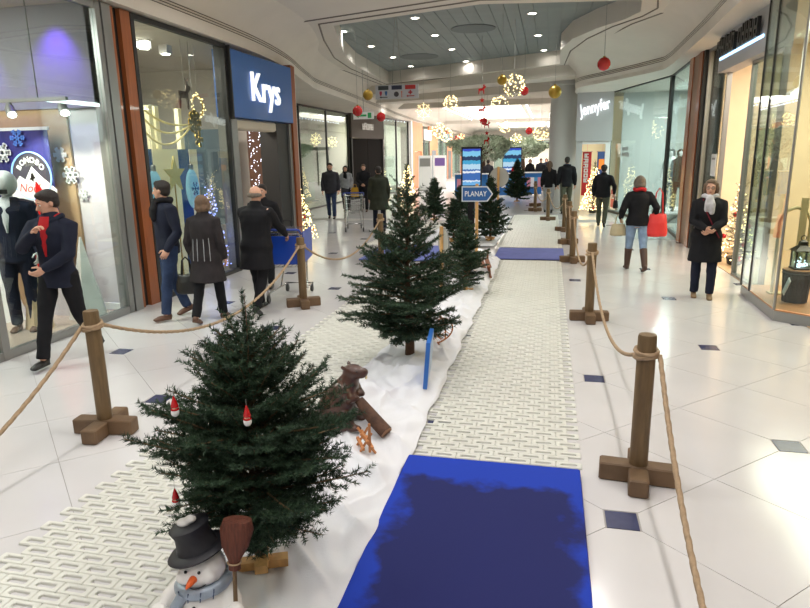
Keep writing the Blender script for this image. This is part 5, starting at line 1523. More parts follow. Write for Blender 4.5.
# ================================================================== TROLLEYS, VITRINE CONTENTS, FAR HALL
def trolley(label, loc, rz, panel):
    t = thing('shopping_trolley', label, 'trolley', loc, rz, 'shopping trolleys')     # handle at -y, nose +y
    fr = MB()
    def bask(z, w0, w1, y0, y1): return [(-w0, y0, z), (w0, y0, z), (w1, y1, z), (-w1, y1, z), (-w0, y0, z)]
    for z, k in ((0.52, 0.8), (0.64, 0.87), (0.76, 0.93), (0.88, 0.97), (0.98, 1.0)):
        fr.tube(bask(z, 0.27 * k, 0.21 * k, -0.4, 0.42 * k), 0.006 if z < 0.98 else 0.012, 6)
    obj('basket_rims', fr, M_steel, t, 60)
    wv = MB()
    for s in (-1, 1):
        for q in np.linspace(0, 1, 12):
            w0, w1 = 0.27, 0.21
            top = (s * (w0 + (w1 - w0) * q), -0.4 + 0.82 * q, 0.98); bot = (s * 0.8 * (w0 + (w1 - w0) * q), -0.4 + (0.4 + 0.336) * q, 0.52)
            wv.tube([top, bot], 0.003, 4)
    for q in np.linspace(-1, 1, 8):
        wv.tube([(q * 0.21, 0.42, 0.98), (q * 0.168, 0.336, 0.52), (q * 0.216, -0.4, 0.52)], 0.003, 4)
    o = obj('basket_wires', wv, M_steel, t)
    if panel: obj('side_panel', MB().add([(0.275, -0.38, 0.56), (0.22, 0.4, 0.56), (0.225, 0.42, 1.0), (0.285, -0.38, 1.0), (0.28, -0.38, 0.56), (0.225, 0.4, 0.56), (0.23, 0.42, 1.0), (0.29, -0.38, 1.0)], [(0, 1, 2, 3), (7, 6, 5, 4), (0, 4, 5, 1), (1, 5, 6, 2), (2, 6, 7, 3), (3, 7, 4, 0)]), panel, t)
    if panel: obj('back_panel', MB().bx(-0.25, 0.25, -0.425, -0.41, 0.56, 0.95), panel, t)
    obj('handle', MB().tube([(-0.27, -0.4, 0.98), (-0.27, -0.52, 1.04), (-0.25, -0.55, 1.05), (0.25, -0.55, 1.05), (0.27, -0.52, 1.04), (0.27, -0.4, 0.98)], 0.016, 8), mat('trolley_grip', (28, 60, 150), 0.4), t, 50)
    obj('chassis', MB().tube([(-0.24, -0.42, 0.14), (-0.19, 0.45, 0.13), (0.19, 0.45, 0.13), (0.24, -0.42, 0.14)], 0.013, 8), M_steel, t, 50)
    for s in (-1, 1):
        obj('upright', MB().tube([(s * 0.25, -0.4, 0.98), (s * 0.24, -0.42, 0.5), (s * 0.24, -0.42, 0.14)], 0.013, 8), M_steel, t, 50)
        obj('upright', MB().tube([(s * 0.16, 0.3, 0.52), (s * 0.2, 0.1, 0.14)], 0.011, 8), M_steel, t)
        for y in (-0.4, 0.42):
            x = s * (0.24 if y < 0 else 0.19)
            w = obj('wheel', MB().lathe([(0.02, -0.016), (0.058, -0.016), (0.062, -0.008), (0.062, 0.008), (0.058, 0.016), (0.02, 0.016)], n=18, M=frame((x, y, 0.063), (0, 1, 0), (0, 0, 1))), mat('wheel_rubber', (52, 52, 54), 0.6), t, 40)
            obj('fork', MB().bx(x - 0.024, x + 0.024, y - 0.016, y + 0.016, 0.07, 0.145), M_steel, w)
    return t
M_tblue = mat('trolley_blue', (26, 70, 176), 0.35)
trolley('blue-panelled shopping trolley pushed past the rope post', (-3.6, 8.42, 0.0005), 0.14, M_tblue)
trolley('wire shopping trolley beside the person in the dark green coat', (-5.2, 16.7, 0.0005), 0.3, None)
bg = thing('shopping_bag', 'dark bag in the blue trolley', 'bag', (-3.6, 8.36, 0.53), 0.1)
obj('sack', fuse(MB().loft([(0, 0, 0, 0.15, 0.2), (0, 0, 0.15, 0.18, 0.22), (0, 0, 0.35, 0.16, 0.2), (0, 0.02, 0.5, 0.1, 0.12)], 16), 0.02, 3, 0.02, 18, 4), mat('bag_black', (34, 34, 40), 0.4), bg)
obj('strap', MB().tube([(-0.07, 0, 0.46), (-0.05, 0, 0.6), (0.05, 0, 0.6), (0.07, 0, 0.46)], 0.01, 6), MATS['bag_black'], bg)

# ---- vitrine contents -----------------------------------------------------------------
zd = 0.136
bk = thing('wicker_basket', 'dark wicker basket with lid under the lantern', 'basket', (3.04, 8.55, zd))
obj('weave', MB().lathe([(0.125, 0), (0.13, 0.01), (0.15, 0.3), (0.155, 0.36), (0.145, 0.37), (0.01, 0.37)], n=28), mat('dark_wicker', (74, 62, 54), 0.7, var=0.35, vscale=30, bump=0.8, bscale=60), bk, 40)
for k in range(14):
    a = 2 * PI * k / 14
    obj('stave', MB().tube([(0.132 * math.cos(a), 0.132 * math.sin(a), 0.0), (0.155 * math.cos(a), 0.155 * math.sin(a), 0.35)], 0.007, 5), mat('wicker_stave', (58, 48, 42), 0.7), bk)
obj('rim', MB().tube([(0.155 * math.cos(a), 0.155 * math.sin(a), 0.36) for a in np.linspace(0, 2 * PI, 33)], 0.014, 6), MATS['wicker_stave'], bk, 60)
sl = thing('wood_slice', 'round orange wood slice under the lantern', 'wood slice', (3.06, 8.58, zd + 0.376))
obj('bark_ring', MB().lathe([(0.17, 0), (0.18, 0.012), (0.17, 0.025), (0.165, 0.025)], n=26), M_bark, sl, 40)
obj('face', MB().lathe([(0.005, 0.001), (0.168, 0.001), (0.168, 0.027), (0.005, 0.027)], n=26), mat('slice_face', (214, 150, 96), 0.5, var=0.15, vscale=12), sl)
ln = thing('lantern', 'dark metal lantern with glass panes and small white lights', 'lantern', (3.08, 8.6, zd + 0.404))
M_lm = mat('lantern_metal', (66, 62, 58), 0.4, metal=0.6)
obj('base', MB().box((0, 0, 0.012), (0.2, 0.2, 0.024), bev=0.004), M_lm, ln)
for sx in (-1, 1):
    for sy in (-1, 1):
        obj('corner_post', MB().box((sx * 0.085, sy * 0.085, 0.125), (0.016, 0.016, 0.2)), M_lm, ln)
for s in (-1, 1):
    obj('pane', MB().box((s * 0.085, 0, 0.125), (0.004, 0.154, 0.2)), M_glass, ln)
    obj('pane', MB().box((0, s * 0.085, 0.125), (0.154, 0.004, 0.2)), M_glass, ln)
rf = obj('roof', MB().lathe([(0.155, 0.225), (0.15, 0.235), (0.06, 0.295), (0.05, 0.33), (0.06, 0.34), (0.02, 0.36)], n=4, M=frame((0, 0, 0), (1, 1, 0), (-1, 1, 0))), M_lm, ln)
obj('ring', MB().tube([(0.03 * math.cos(a), 0, 0.385 + 0.03 * math.sin(a)) for a in np.linspace(0, 2 * PI, 17)], 0.005, 6), M_lm, rf)
k = obj('fairy_lights', bulb_cluster(45, lambda r, s: (r.uniform(-0.06, 0.06), r.uniform(-0.06, 0.06), 0.03 + abs(r.normal()) * 0.04), 0.009, 9), M_bulbw, ln); k['kind'] = 'stuff'
lgp = thing('log_stump', 'grey birch log stump at the right edge of the vitrine', 'log', (3.42, 8.35, zd))
obj('bark', MB().lathe([(0.14, 0), (0.15, 0.02), (0.145, 0.5), (0.14, 0.55), (0.135, 0.552)], n=24), mat('birch_bark', (170, 162, 154), 0.8, var=0.3, vscale=12, bump=0.5, bscale=30), lgp, 40)
obj('cut_face', MB().lathe([(0.004, 0.545), (0.137, 0.545), (0.137, 0.556), (0.004, 0.556)], n=24), MATS['slice_face'], lgp)
cd = thing('candle', 'orange candle on the birch log stump', 'candle', (3.42, 8.35, zd + 0.557))
obj('wax', MB().lathe([(0.045, 0), (0.05, 0.01), (0.045, 0.09), (0.01, 0.095)], n=18), mat('orange_wax', (226, 120, 50), 0.5), cd, 40)
obj('wick', MB().cyl((0, 0, 0.09), (0, 0, 0.11), 0.003, n=5), M_black, cd)
fr = thing('wooden_arch', 'tall pale arched wooden stand in the vitrine', 'stand', (3.1, 9.0, zd))
obj('arch', MB().tube([(-0.18, 0, 0), (-0.18, 0, 0.95), (-0.12, 0, 1.08), (0.0, 0, 1.13), (0.12, 0, 1.08), (0.18, 0, 0.95), (0.18, 0, 0)], 0.022, 8), mat('pale_wood', (214, 196, 150), 0.6), fr, 50)
obj('plank', MB().bx(0.04, 0.12, -0.03, -0.01, 0, 1.25), MATS['pale_wood'], fr)
obj('foot', MB().bx(-0.22, 0.22, -0.08, 0.08, 0, 0.02), MATS['pale_wood'], fr)
tg = thing('price_tag', 'white price tag on a string at the basket', 'tag', (2.87, 8.36, 0.36))
obj('card', MB().box((0, 0, 0), (0.012, 0.26, 0.07), M=np.array(Matrix.Rotation(-0.9, 4, 'X'))), M_paper, tg)
obj('string', MB().tube([(0.0, 0.08, 0.1), (0.06, 0.12, 0.14), (0.1, 0.16, 0.12)], 0.004, 5), M_black, tg)

# warm shop interior
for x, y, h, lb in ((3.75, 12.9, 0.55, 'low white pedestal beside the lit tree'), (4.6, 11.6, 0.9, 'white display cube deep in the warm shop')):
    t = thing('pedestal', lb, 'pedestal', (x, y, 0.0125))
    obj('column', MB().bx(-0.22, 0.22, -0.22, 0.22, 0.04, h, bev=0.006), M_paper, t)
    obj('plinth', MB().bx(-0.24, 0.24, -0.24, 0.24, 0, 0.04), M_alu, t)
t = thing('paper_notice', 'white paper notice taped on the inner glass behind the woman', 'notice', (2.965, 12.75, 1.72))
obj('sheet', MB().bx(-0.006, 0.0, 0, 0.35, -0.2, 0.2), M_paper, t)
obj('print', glyphs(6, 0.03, 0.04, frame((-0.0065, 0.3, 0.1), (0, -1, 0), (0, 0, 1)), 2, 0.001), M_grey, t)
t = thing('clothes_rail', 'rail of dark coats hanging inside the warm shop', 'clothes rail', (4.6, 10.4, 0.0125))
obj('rail', MB().tube([(0, -0.8, 0), (0, -0.8, 1.6), (0, 0.8, 1.6), (0, 0.8, 0)], 0.018, 8), M_steel, t, 50)
for k in range(6):
    obj('coat', MB().loft([(0, -0.6 + 0.24 * k, 0.55, 0.24, 0.05), (0, -0.6 + 0.24 * k, 1.1, 0.22, 0.06), (0, -0.6 + 0.24 * k, 1.4, 0.2, 0.05), (0, -0.6 + 0.24 * k, 1.52, 0.06, 0.03)], 12), mat('coat_%d' % (k % 3), ((40, 38, 40), (70, 58, 50), (30, 34, 44))[k % 3], 0.8), t, 60)
t = thing('wall_shelf', 'lit wooden wall shelf at the back of the warm shop', 'shelf', (6.4, 9.0, 0.0125))
for z in (0.5, 1.0, 1.5, 2.0):
    obj('board', MB().bx(-0.3, 0.15, -1.2, 1.2, z, z + 0.04), M_pine, t)
for y in (-1.2, 1.16):
    obj('side', MB().bx(-0.3, 0.15, y, y + 0.04, 0, 2.3), M_pine, t)

# ---- far hall: olive trees, kiosks, boards ---------------------------------------------
M_olive = mat('olive_leaves', (160, 174, 150), 0.6, var=0.25, vscale=3)
def leafy(label, loc, H, R, seed):
    rg = np.random.RandomState(seed)
    t = thing('indoor_tree', label, 'tree', loc, 0, 'indoor olive trees')
    N = 5200
    v = rg.normal(size=(N, 3)); v /= np.linalg.norm(v, axis=1)[:, None]
    C = v * (rg.uniform(0.55, 1, N) ** 0.5)[:, None] * np.array([R, R, R * 0.42]) + np.array([0, 0, H - R * 0.42])
    C += 0.16 * np.sin(C * 4.1 + seed)
    d = rg.normal(size=(N, 3)); d /= np.linalg.norm(d, axis=1)[:, None]
    w = np.cross(d, rg.normal(size=(N, 3))); w /= np.linalg.norm(w, axis=1)[:, None]
    V = np.stack([C - d * 0.09, C + w * 0.035, C + d * 0.09, C - w * 0.035], 1).reshape(-1, 3)
    me = MB().add(V, [(4 * i, 4 * i + 1, 4 * i + 2, 4 * i + 3) for i in range(N)])
    o = obj('leaves', me, M_olive, t); o['kind'] = 'stuff'
    obj('trunk', MB().tube([(0, 0, 0.4), (0.08, 0.02, H * 0.35), (0.0, 0.05, H * 0.62), (0.02, 0, H * 0.8)], [0.13, 0.11, 0.1, 0.05], 10), M_bark, t, 50)
    for k in range(5):
        a = k * 1.256
        obj('limb', MB().tube([(0.02, 0.03, H * 0.6), (R * 0.3 * math.cos(a), R * 0.3 * math.sin(a), H * 0.72), (R * 0.65 * math.cos(a), R * 0.65 * math.sin(a), H * 0.86)], [0.06, 0.04, 0.02], 6), M_bark, t, 50)
    obj('planter', MB().lathe([(0.4, 0), (0.5, 0.04), (0.55, 0.5), (0.5, 0.5), (0.48, 0.44), (0.01, 0.44)], n=24), mat('planter_brown', (116, 92, 66), 0.7), t, 40)
leafy('broad olive-green indoor tree behind the advertising screen', (-3.4, 33.5, 0.0005), 3.1, 1.7, 5)
leafy('second indoor tree right of the distant screen', (-1.5, 37.0, 0.0005), 3.0, 1.6, 6)
kb = mat('kiosk_blue', (44, 116, 190), 0.5, var=0.1, vscale=3)
for x, y, w_, lb in ((-3.6, 30.2, 1.5, 'blue kiosk counter left of the distant screen'), (-1.9, 30.8, 1.4, 'blue kiosk counter behind the far fir'), (-0.75, 31.6, 0.8, 'narrow blue kiosk panel beside the far rope posts')):
    t = thing('kiosk_counter', lb, 'counter', (x, y, 0.0005), group='blue kiosk counters')
    obj('front', MB().bx(-w_ / 2, w_ / 2, -0.03, 0.03, 0.05, 1.05), kb, t)
    obj('top', MB().bx(-w_ / 2 - 0.05, w_ / 2 + 0.05, -0.08, 0.4, 1.05, 1.1), M_paper, t)
    obj('side', MB().bx(-w_ / 2, -w_ / 2 + 0.05, 0.03, 0.36, 0.05, 1.05), kb, t)
    obj('side', MB().bx(w_ / 2 - 0.05, w_ / 2, 0.03, 0.36, 0.05, 1.05), kb, t)
    for k in range(4):
        obj('picture', MB().bx(-w_ / 2 + 0.1 + 0.3 * k * w_ / 1.4, -w_ / 2 + 0.28 + 0.3 * k * w_ / 1.4, -0.04, -0.031, 0.4, 0.85), mat('kiosk_pic_%d' % (k % 3), ((220, 150, 170), (240, 240, 244), (90, 170, 220))[k % 3], 0.5), t)
t = thing('kiosk_roof', 'dark flat-roofed kiosk far down the hall', 'kiosk', (0.0, 44.0, 0.0005))
obj('roof', MB().bx(-2.2, 1.1, -1.2, 1.2, 2.45, 2.65), M_dark, t)
for x in (-2.1, 1.0):
    for y in (-1.1, 1.1):
        obj('post', MB().bx(x - 0.05, x + 0.05, y - 0.05, y + 0.05, 0, 2.45), M_dark, t)
obj('back_panel', MB().bx(-2.0, 0.9, 1.0, 1.05, 0.2, 2.3), M_bright, t)
for x, y, lb in ((-6.9, 36.0, 'white information board on the floor near the timber front'), (-6.3, 37.5, 'white board with purple print beside the information board')):
    t = thing('floor_board', lb, 'board', (x, y, 0.0005), 0.0, 'white floor boards')
    obj('panel', MB().bx(-0.38, 0.38, -0.03, 0.03, 0.05, 1.95), M_paper, t)
    obj('print', MB().bx(-0.3, 0.3, -0.04, -0.031, 1.35, 1.8), mat('purple_print', (110, 84, 150), 0.5) if x > -6.5 else M_grey, t)
    obj('foot', MB().bx(-0.4, 0.4, -0.2, 0.2, 0, 0.05), M_alu, t)
# ================================================================== PEOPLE
SKIN = mat('skin_tone', (206, 158, 134), 0.55, var=0.05, vscale=12)
def cloth(name, c, var=0.14, rough=0.85):
    return mat('cloth_' + name, c, rough, var=var, vscale=9, bump=0.12, bscale=160, bdist=0.003, spec=0.25)
HAIR = {n: mat('hair_' + n, c, 0.6, var=0.3, vscale=40, bump=0.5, bscale=120, stretch=(3, 3, 0.6)) for n, c in (('dark', (38, 30, 27)), ('brown', (84, 60, 44)), ('blond', (146, 112, 76)), ('grey', (106, 96, 86)), ('ash', (112, 90, 72)), ('white', (206, 202, 196)))}
M_eye = mat('eye_white', (228, 224, 218), 0.3); M_iris = mat('iris_brown', (44, 32, 26), 0.3); M_lip = mat('lip', (164, 98, 88), 0.5)

def rotm(ax, a):
    return np.array(Matrix.Rotation(a, 4, ax))
def about(p, R):
    M = np.eye(4); M[:3, :3] = R[:3, :3]; M[:3, 3] = np.array(p) - R[:3, :3] @ np.array(p); return M
def xf(M, p):
    return M[:3, :3] @ np.array(p, float) + M[:3, 3]
def ik(s, w, l1, l2, pole):
    s, w, pole = np.array(s, float), np.array(w, float), np.array(pole, float)
    d = w - s; L = np.linalg.norm(d); L2 = min(L, (l1 + l2) * 0.995); u = d / L
    w = s + u * L2
    a = (l1 * l1 - l2 * l2 + L2 * L2) / (2 * L2); h = math.sqrt(max(0, l1 * l1 - a * a))
    n = pole - u * (pole @ u); n /= np.linalg.norm(n)
    return s + u * a + n * h, w
def hand(mb, w, d, side, nrm, curl, k=1.0):
    """palm and five separate fingers; d along the forearm, side towards the thumb, nrm out of the palm"""
    d = d / np.linalg.norm(d); side = side - d * (side @ d); side /= np.linalg.norm(side); nrm = np.cross(d, side) * (1 if np.cross(d, side) @ nrm > 0 else -1)
    B = np.eye(4); B[:3, 0] = side; B[:3, 1] = d; B[:3, 2] = nrm; B[:3, 3] = w
    mb.ell((0, 0.05 * k, 0), (0.042 * k, 0.056 * k, 0.019 * k), 12, 8, M=B)
    mb.tube([w - d * 0.03, w + d * 0.03], [0.03 * k, 0.028 * k], 10, rnd=True)
    for i, (o, L) in enumerate(((0.031, 0.068), (0.011, 0.078), (-0.010, 0.072), (-0.030, 0.056))):
        p = w + d * 0.088 * k + side * o * k - d * (0.006 * abs(i - 1)) * k
        pts = [p - d * 0.02 * k, p]; a = 0.0
        for seg in (0.42, 0.32, 0.26):
            a += curl * (0.55 if seg > 0.4 else 0.8)
            p = p + (d * math.cos(a) + nrm * math.sin(a)) * L * seg * k
            pts.append(p)
        mb.tube(pts, [0.0095 * k, 0.0095 * k, 0.009 * k, 0.0082 * k, 0.007 * k], 7, rnd=True)
    p = w + d * 0.03 * k + side * 0.032 * k
    q = p + (d * 0.55 + side * 0.75 + nrm * 0.35) * 0.04 * k
    mb.tube([p - side * 0.015 * k, p, q, q + (d * 0.85 + side * 0.1 + nrm * 0.45) * 0.034 * k], [0.014 * k, 0.0125 * k, 0.0105 * k, 0.008 * k], 7, rnd=True)

def person(label, x, y, face, H, top, bottom, shoes, hair, hairstyle='short', hem=0.86, flare=0.0, legs=((0, 0), (0, 0)), arms=None, yaw=0, pitch=0, lean=0,
           det=1, female=False, boots=0.0, skirt=None, collar=None, lining=None, scarf=None, stripes=None, glasses=False, cap=None, skin=SKIN, bulk=1.0, name='person', cat='person', egg=None, z=0.0, turtleneck=True, strap=None):
    t = thing(name, label, cat, (x, y, z), R_(face - 90))
    s = H / 1.75
    t.scale = (s, s, s)
    vx = (0.032, 0.019, 0.014)[det]; hv = (0.02, 0.011, 0.0075)[det]; it = 3
    sh, hipx = (0.165, 0.1) if female else (0.19, 0.095)
    # ---- legs (forward kinematics), then drop the figure onto its lower sole
    J = []
    for sgn, (a, k) in zip((-1, 1), legs):
        a, k = R_(a), R_(k)
        hip = np.array([sgn * hipx, 0, 0.92]); kn = hip + 0.43 * np.array([sgn * 0.01, math.sin(a), -math.cos(a)])
        b = a - k
        an = kn + 0.41 * np.array([0, math.sin(b), -math.cos(b)])
        fp = min(0.0, b + 0.08) * 0.9       # toes down when the shank trails
        J.append([hip, kn, an, fp])
    def low(j): 
        an, fp = j[2], j[3]
        toe = an + np.array([0, math.cos(fp) * 0.17 + math.sin(fp) * 0.0, math.sin(fp) * 0.17]) - np.array([0, 0, 0.075])
        return min(an[2] - 0.08, toe[2])
    dz = -min(low(j) for j in J)
    for j in J:
        for q in range(3): j[q] = j[q] + np.array([0, 0, dz])
    up = np.array([0, 0, dz])
    LM = about((0, 0, 0.95 + dz), rotm('X', -R_(lean)))
    T = lambda p: xf(LM, np.array(p, float) + up)
    # ---- arms
    arms = arms or {}
    A = {}
    for sd, sgn in (('L', -1), ('R', 1)):
        S = np.array([sgn * sh, -0.01, 1.405])
        w, pole = arms.get(sd, ((sgn * (sh + 0.07), 0.06, 0.90), (sgn * 0.4, -1, 0)))
        e, w = ik(S, w, 0.285, 0.25, pole)
        A[sd] = [T(S), T(e), T(w)]
    # ---- body (skin): one surface, hands with fingers, head with face
    def torso(k, z0, bk=1.0):
        wd = 0.92 if female else 1.0
        secs = [(0.84, 0.150, 0.105), (0.93, 0.168, 0.118), (1.04, 0.148 * wd, 0.108), (1.14, 0.148 * wd, 0.110), (1.26, 0.166 * wd, 0.122), (1.35, 0.172 * wd, 0.118), (1.41, 0.16 * wd, 0.1), (1.455, 0.1, 0.08), (1.50, 0.066, 0.066)]
        out = []
        lo = [q for q in secs if q[0] > z0 + 0.02]
        f = flare * 0.0
        b0 = np.interp(z0, [0.4, 0.84, 0.93], [0.165 + flare, 0.155 + flare * 0.5, 0.168]); b1 = np.interp(z0, [0.4, 0.84, 0.93], [0.135 + flare, 0.115 + flare * 0.5, 0.118])
        if z0 > 0.93: b0, b1 = np.interp(z0, [0.93, 1.04], [0.168, 0.15]), 0.112
        out.append((0, 0, z0, b0 + k, b1 + k))
        for zz, rx, ry in lo:
            ff = flare * max(0, (1.1 - zz)) / 0.5 * 0.6
            out.append((0, 0, zz, rx + k + ff, ry + k + ff))
        return [(a + 0, b - 0.0, c, d * bk if c < 1.42 else d, e * bk if c < 1.42 else e) for a, b, c, d, e in out]
    bm_ = MB()
    tm = MB().loft(torso(-0.02, 0.82), 16); V = np.concatenate(tm.v) + up
    V = V @ LM[:3, :3].T + LM[:3, 3]; bm_.add(V, tm.f)
    for j in J:
        bm_.tube([j[0], (j[0] + j[1]) / 2, j[1], j[1] * 0.6 + j[2] * 0.4, j[2]], [0.085, 0.075, 0.055, 0.056, 0.038], 10, rnd=True)
    for sd in 'LR':
        S, E, W = A[sd]
        bm_.tube([S, (S + E) / 2, E, (E * 0.65 + W * 0.35), W], [0.055, 0.046, 0.04, 0.04, 0.027], 10, rnd=True)
    hc = np.array([0, 0.015, 1.625])
    bm_.tube([T((0, -0.01, 1.44)), T((0, 0.0, 1.53)), T((0, 0.005, 1.58))], [0.062, 0.056, 0.055], 12, rnd=True)
    HM = LM @ np.array([[1, 0, 0, hc[0] + up[0]], [0, 1, 0, hc[1] + up[1]], [0, 0, 1, hc[2] + up[2]], [0, 0, 0, 1.0]]) @ rotm('Z', R_(yaw)) @ rotm('X', R_(pitch))
    me = fuse(bm_, vx, it)
    extra = MB()
    hd = MB()
    if egg is None:
        hd.ell((0, -0.012, 0.03), (0.074, 0.096, 0.092), 16, 12); hd.ell((0, 0.028, -0.045), (0.056, 0.062, 0.068), 14, 10); hd.ell((0, 0.05, -0.085), (0.034, 0.034, 0.026), 12, 8)
        hd.ell((0, 0.02, -0.005), (0.066, 0.068, 0.07), 14, 10)
        if det:
            hd.tube([(0, 0.083, 0.012), (0, 0.096, -0.012), (0, 0.106, -0.03)], [0.009, 0.012, 0.016], 8, rnd=True)
            for q in (-1, 1):
                hd.ell((q * 0.076, -0.008, -0.008), (0.01, 0.02, 0.032), 8, 6)
                hd.ell((q * 0.03, 0.075, 0.026), (0.024, 0.014, 0.009), 8, 6)
        hd.tube([(0, -0.015, -0.05), (0, -0.02, -0.1)], [0.052, 0.05], 10, rnd=True)
    else:
        hd.ell((0, 0.0, 0.02), egg, 22, 14)
    hm = fuse(hd, hv, 2)
    hm.transform(Matrix(HM.tolist()))
    for sd, sgn in (('L', -1), ('R', 1)):
        S, E, W = A[sd]
        d = W - E
        inward = LM[:3, :3] @ np.array([-sgn, 0.25, 0.0])
        thumb = LM[:3, :3] @ np.array([-sgn * 0.35, 1.0, 0.25])
        if det: hand(extra, W, d, thumb, inward, 0.55 if sd not in arms else 0.75)
        else: extra.ell(W + d / np.linalg.norm(d) * 0.06, 0.04, 8, 6)
    em = extra.mesh('x')
    bmx = bmesh.new()
    for q in (me, hm, em): bmx.from_mesh(q)
    me2 = bpy.data.meshes.new('body'); bmx.to_mesh(me2); bmx.free()
    me2.polygons.foreach_set('use_smooth', [True] * len(me2.polygons))
    body_o = obj('body', me2, skin, t)
    def hobj(nm, mb, m, parent=t, sm=60):
        k = mb.mesh(nm) if isinstance(mb, MB) else mb
        k.transform(Matrix(HM.tolist()))
        return obj(nm, k, m, parent, sm)
    # ---- face
    if egg is None and det:
        for q in (-1, 1):
            e = hobj('eye', MB().ell((q * 0.03, 0.078, 0.004), (0.0135, 0.009, 0.0075), 10, 7), M_eye)
            hobj('iris', MB().ell((q * 0.03, 0.0855, 0.004), (0.006, 0.003, 0.006), 8, 6), M_iris, e)
            if hairstyle != 'none': hobj('eyebrow', MB().tube([(q * 0.014, 0.09, 0.024), (q * 0.03, 0.091, 0.029), (q * 0.047, 0.08, 0.025)], [0.003, 0.004, 0.002], 5), hair if hair else M_iris)
        hobj('mouth', MB().tube([(-0.022, 0.078, -0.062), (-0.008, 0.088, -0.06), (0.008, 0.088, -0.06), (0.022, 0.078, -0.062)], [0.002, 0.005, 0.005, 0.002], 6), M_lip)
        if glasses:
            g_ = MB()
            for q in (-1, 1):
                g_.tube([(q * 0.031 + 0.022 * math.cos(a), 0.096 - 0.004 * abs(math.cos(a)), 0.003 + 0.016 * math.sin(a)) for a in np.linspace(0, 2 * PI, 17)], 0.002, 5)
                g_.tube([(q * 0.053, 0.09, 0.006), (q * 0.076, 0.03, 0.006), (q * 0.078, -0.02, 0.0)], 0.002, 5)
            g_.tube([(-0.009, 0.1, 0.005), (0.009, 0.1, 0.005)], 0.002, 5)
            hobj('glasses', g_, M_dark)
    # ---- hair
    if hair and egg is None:
        h = MB()
        if hairstyle in ('short', 'bob', 'long'):
            h.ell((0, -0.024, 0.045), (0.084, 0.1, 0.088), 16, 10)
            h.ell((0, 0.03, 0.088), (0.062, 0.055, 0.034), 12, 8)
            h.ell((0, -0.05, -0.005), (0.076, 0.065, 0.07), 12, 8)
            if hairstyle != 'short':
                h.ell((0, -0.045, -0.04), (0.09, 0.072, 0.075), 14, 8)
                for q in (-1, 1): h.tube([(q * 0.074, 0.015, 0.05), (q * 0.085, 0.005, -0.02), (q * 0.08, -0.01, -0.075)], [0.026, 0.028, 0.02], 8, rnd=True)
            if hairstyle == 'long':
                h.tube([(0, -0.07, 0.0), (0, -0.085, -0.1), (0, -0.1, -0.22)], [0.07, 0.065, 0.045], 12, rnd=True)
        elif hairstyle == 'bald':
            h.tube([(-0.078, -0.0, 0.0), (-0.066, -0.06, -0.005), (0, -0.1, -0.01), (0.066, -0.06, -0.005), (0.078, 0.0, 0.0)], [0.02, 0.032, 0.034, 0.032, 0.02], 10, rnd=True)
        hm2 = fuse(h, hv * 1.1, 2, 0.004 if det else 0, 90, 3)
        hobj('hair', hm2, hair)
    if cap:
        hobj('cap', fuse(MB().ell((0, -0.012, 0.05), (0.09, 0.108, 0.088), 16, 10).tube([(-0.085, 0, 0.03), (0, 0.1, 0.03), (0.085, 0, 0.03)], 0.016, 6), hv * 1.2, 2), cap)
    # ---- upper garment
    g1 = MB()
    tm = MB().loft(torso(0.022, hem, bulk), 22); V = np.concatenate(tm.v) + up
    V = V @ LM[:3, :3].T + LM[:3, 3]; g1.add(V, tm.f)
    for sd in 'LR':
        S, E, W = A[sd]
        d = (W - E) / np.linalg.norm(W - E)
        g1.tube([S + (LM[:3, :3] @ np.array([-0.06 if sd == 'R' else 0.06, 0, 0.01])), S, (S + E) / 2, E, (E + W) / 2, W - d * 0.005], [0.07, 0.08, 0.072, 0.063, 0.058, 0.046], 12, rnd=True)
    if turtleneck:
        g1.tube([T((0, -0.008, 1.45)), T((0, -0.004, 1.51)), T((0, 0.0, 1.545))], [0.088, 0.08, 0.074], 14)
    gj = fuse(g1, vx, 2, 0.010 if det else 0.006, 26, int(x * 10) % 50)
    tp = obj('upper_garment', gj, top, t)
    if collar:
        obj('collar', MB().tube([tuple(T((0.082 * math.cos(a), 0.085 * math.sin(a) - 0.004, 1.515 - 0.035 * max(0, math.sin(a))))) for a in np.linspace(-0.15 * PI - PI / 2 * 0, 2 * PI - 0.15 * PI, 25)], 0.0105, 8), collar, tp, 60)
        obj('hood', fuse(MB().tube([tuple(T((0.098 * math.cos(a), 0.098 * math.sin(a) - 0.012, 1.495 - 0.05 * max(0, math.sin(a))))) for a in np.linspace(0.68 * PI, 2.32 * PI, 19)], 0.03, 8, rnd=True), 0.012, 2), top, tp)
    if lining:
        pts = [(0, 0.085, 1.50), (0, 0.118, 1.42), (0.0, 0.139, 1.32), (0, 0.142, 1.22), (0, 0.136, 1.12)]
        ws = [0.05, 0.058, 0.045, 0.026, 0.008]
        Lf = [T((-w, p[1] - 0.1 * w, p[2])) for p, w in zip(pts, ws)]; Rt_ = [T((w, p[1] - 0.1 * w, p[2])) for p, w in zip(pts, ws)]; Md = [T((0, p[1] + 0.012, p[2])) for p in pts]; Bk = [T((0, p[1] - 0.06, p[2])) for p in pts]
        obj('shirt_front', MB().rings([[Lf[i], Md[i], Rt_[i], Bk[i]] for i in range(5)]), lining, tp, 60)
    if scarf:
        obj('scarf', MB().tube([tuple(T((0.088 * math.cos(a), 0.09 * math.sin(a), 1.505 + 0.012 * math.sin(3 * a)))) for a in np.linspace(0, 2 * PI, 29)], 0.034, 8), scarf, t, 60)
        obj('scarf_end', fuse(MB().tube([T((0.0, 0.10, 1.5)), T((-0.03, 0.14, 1.4)), T((-0.03, 0.15, 1.29))], [0.04, 0.046, 0.04], 8, rnd=True).tube([T((0.02, 0.10, 1.5)), T((0.035, 0.138, 1.4)), T((0.04, 0.145, 1.32))], [0.04, 0.04, 0.034], 8, rnd=True), 0.012, 2), scarf, t)
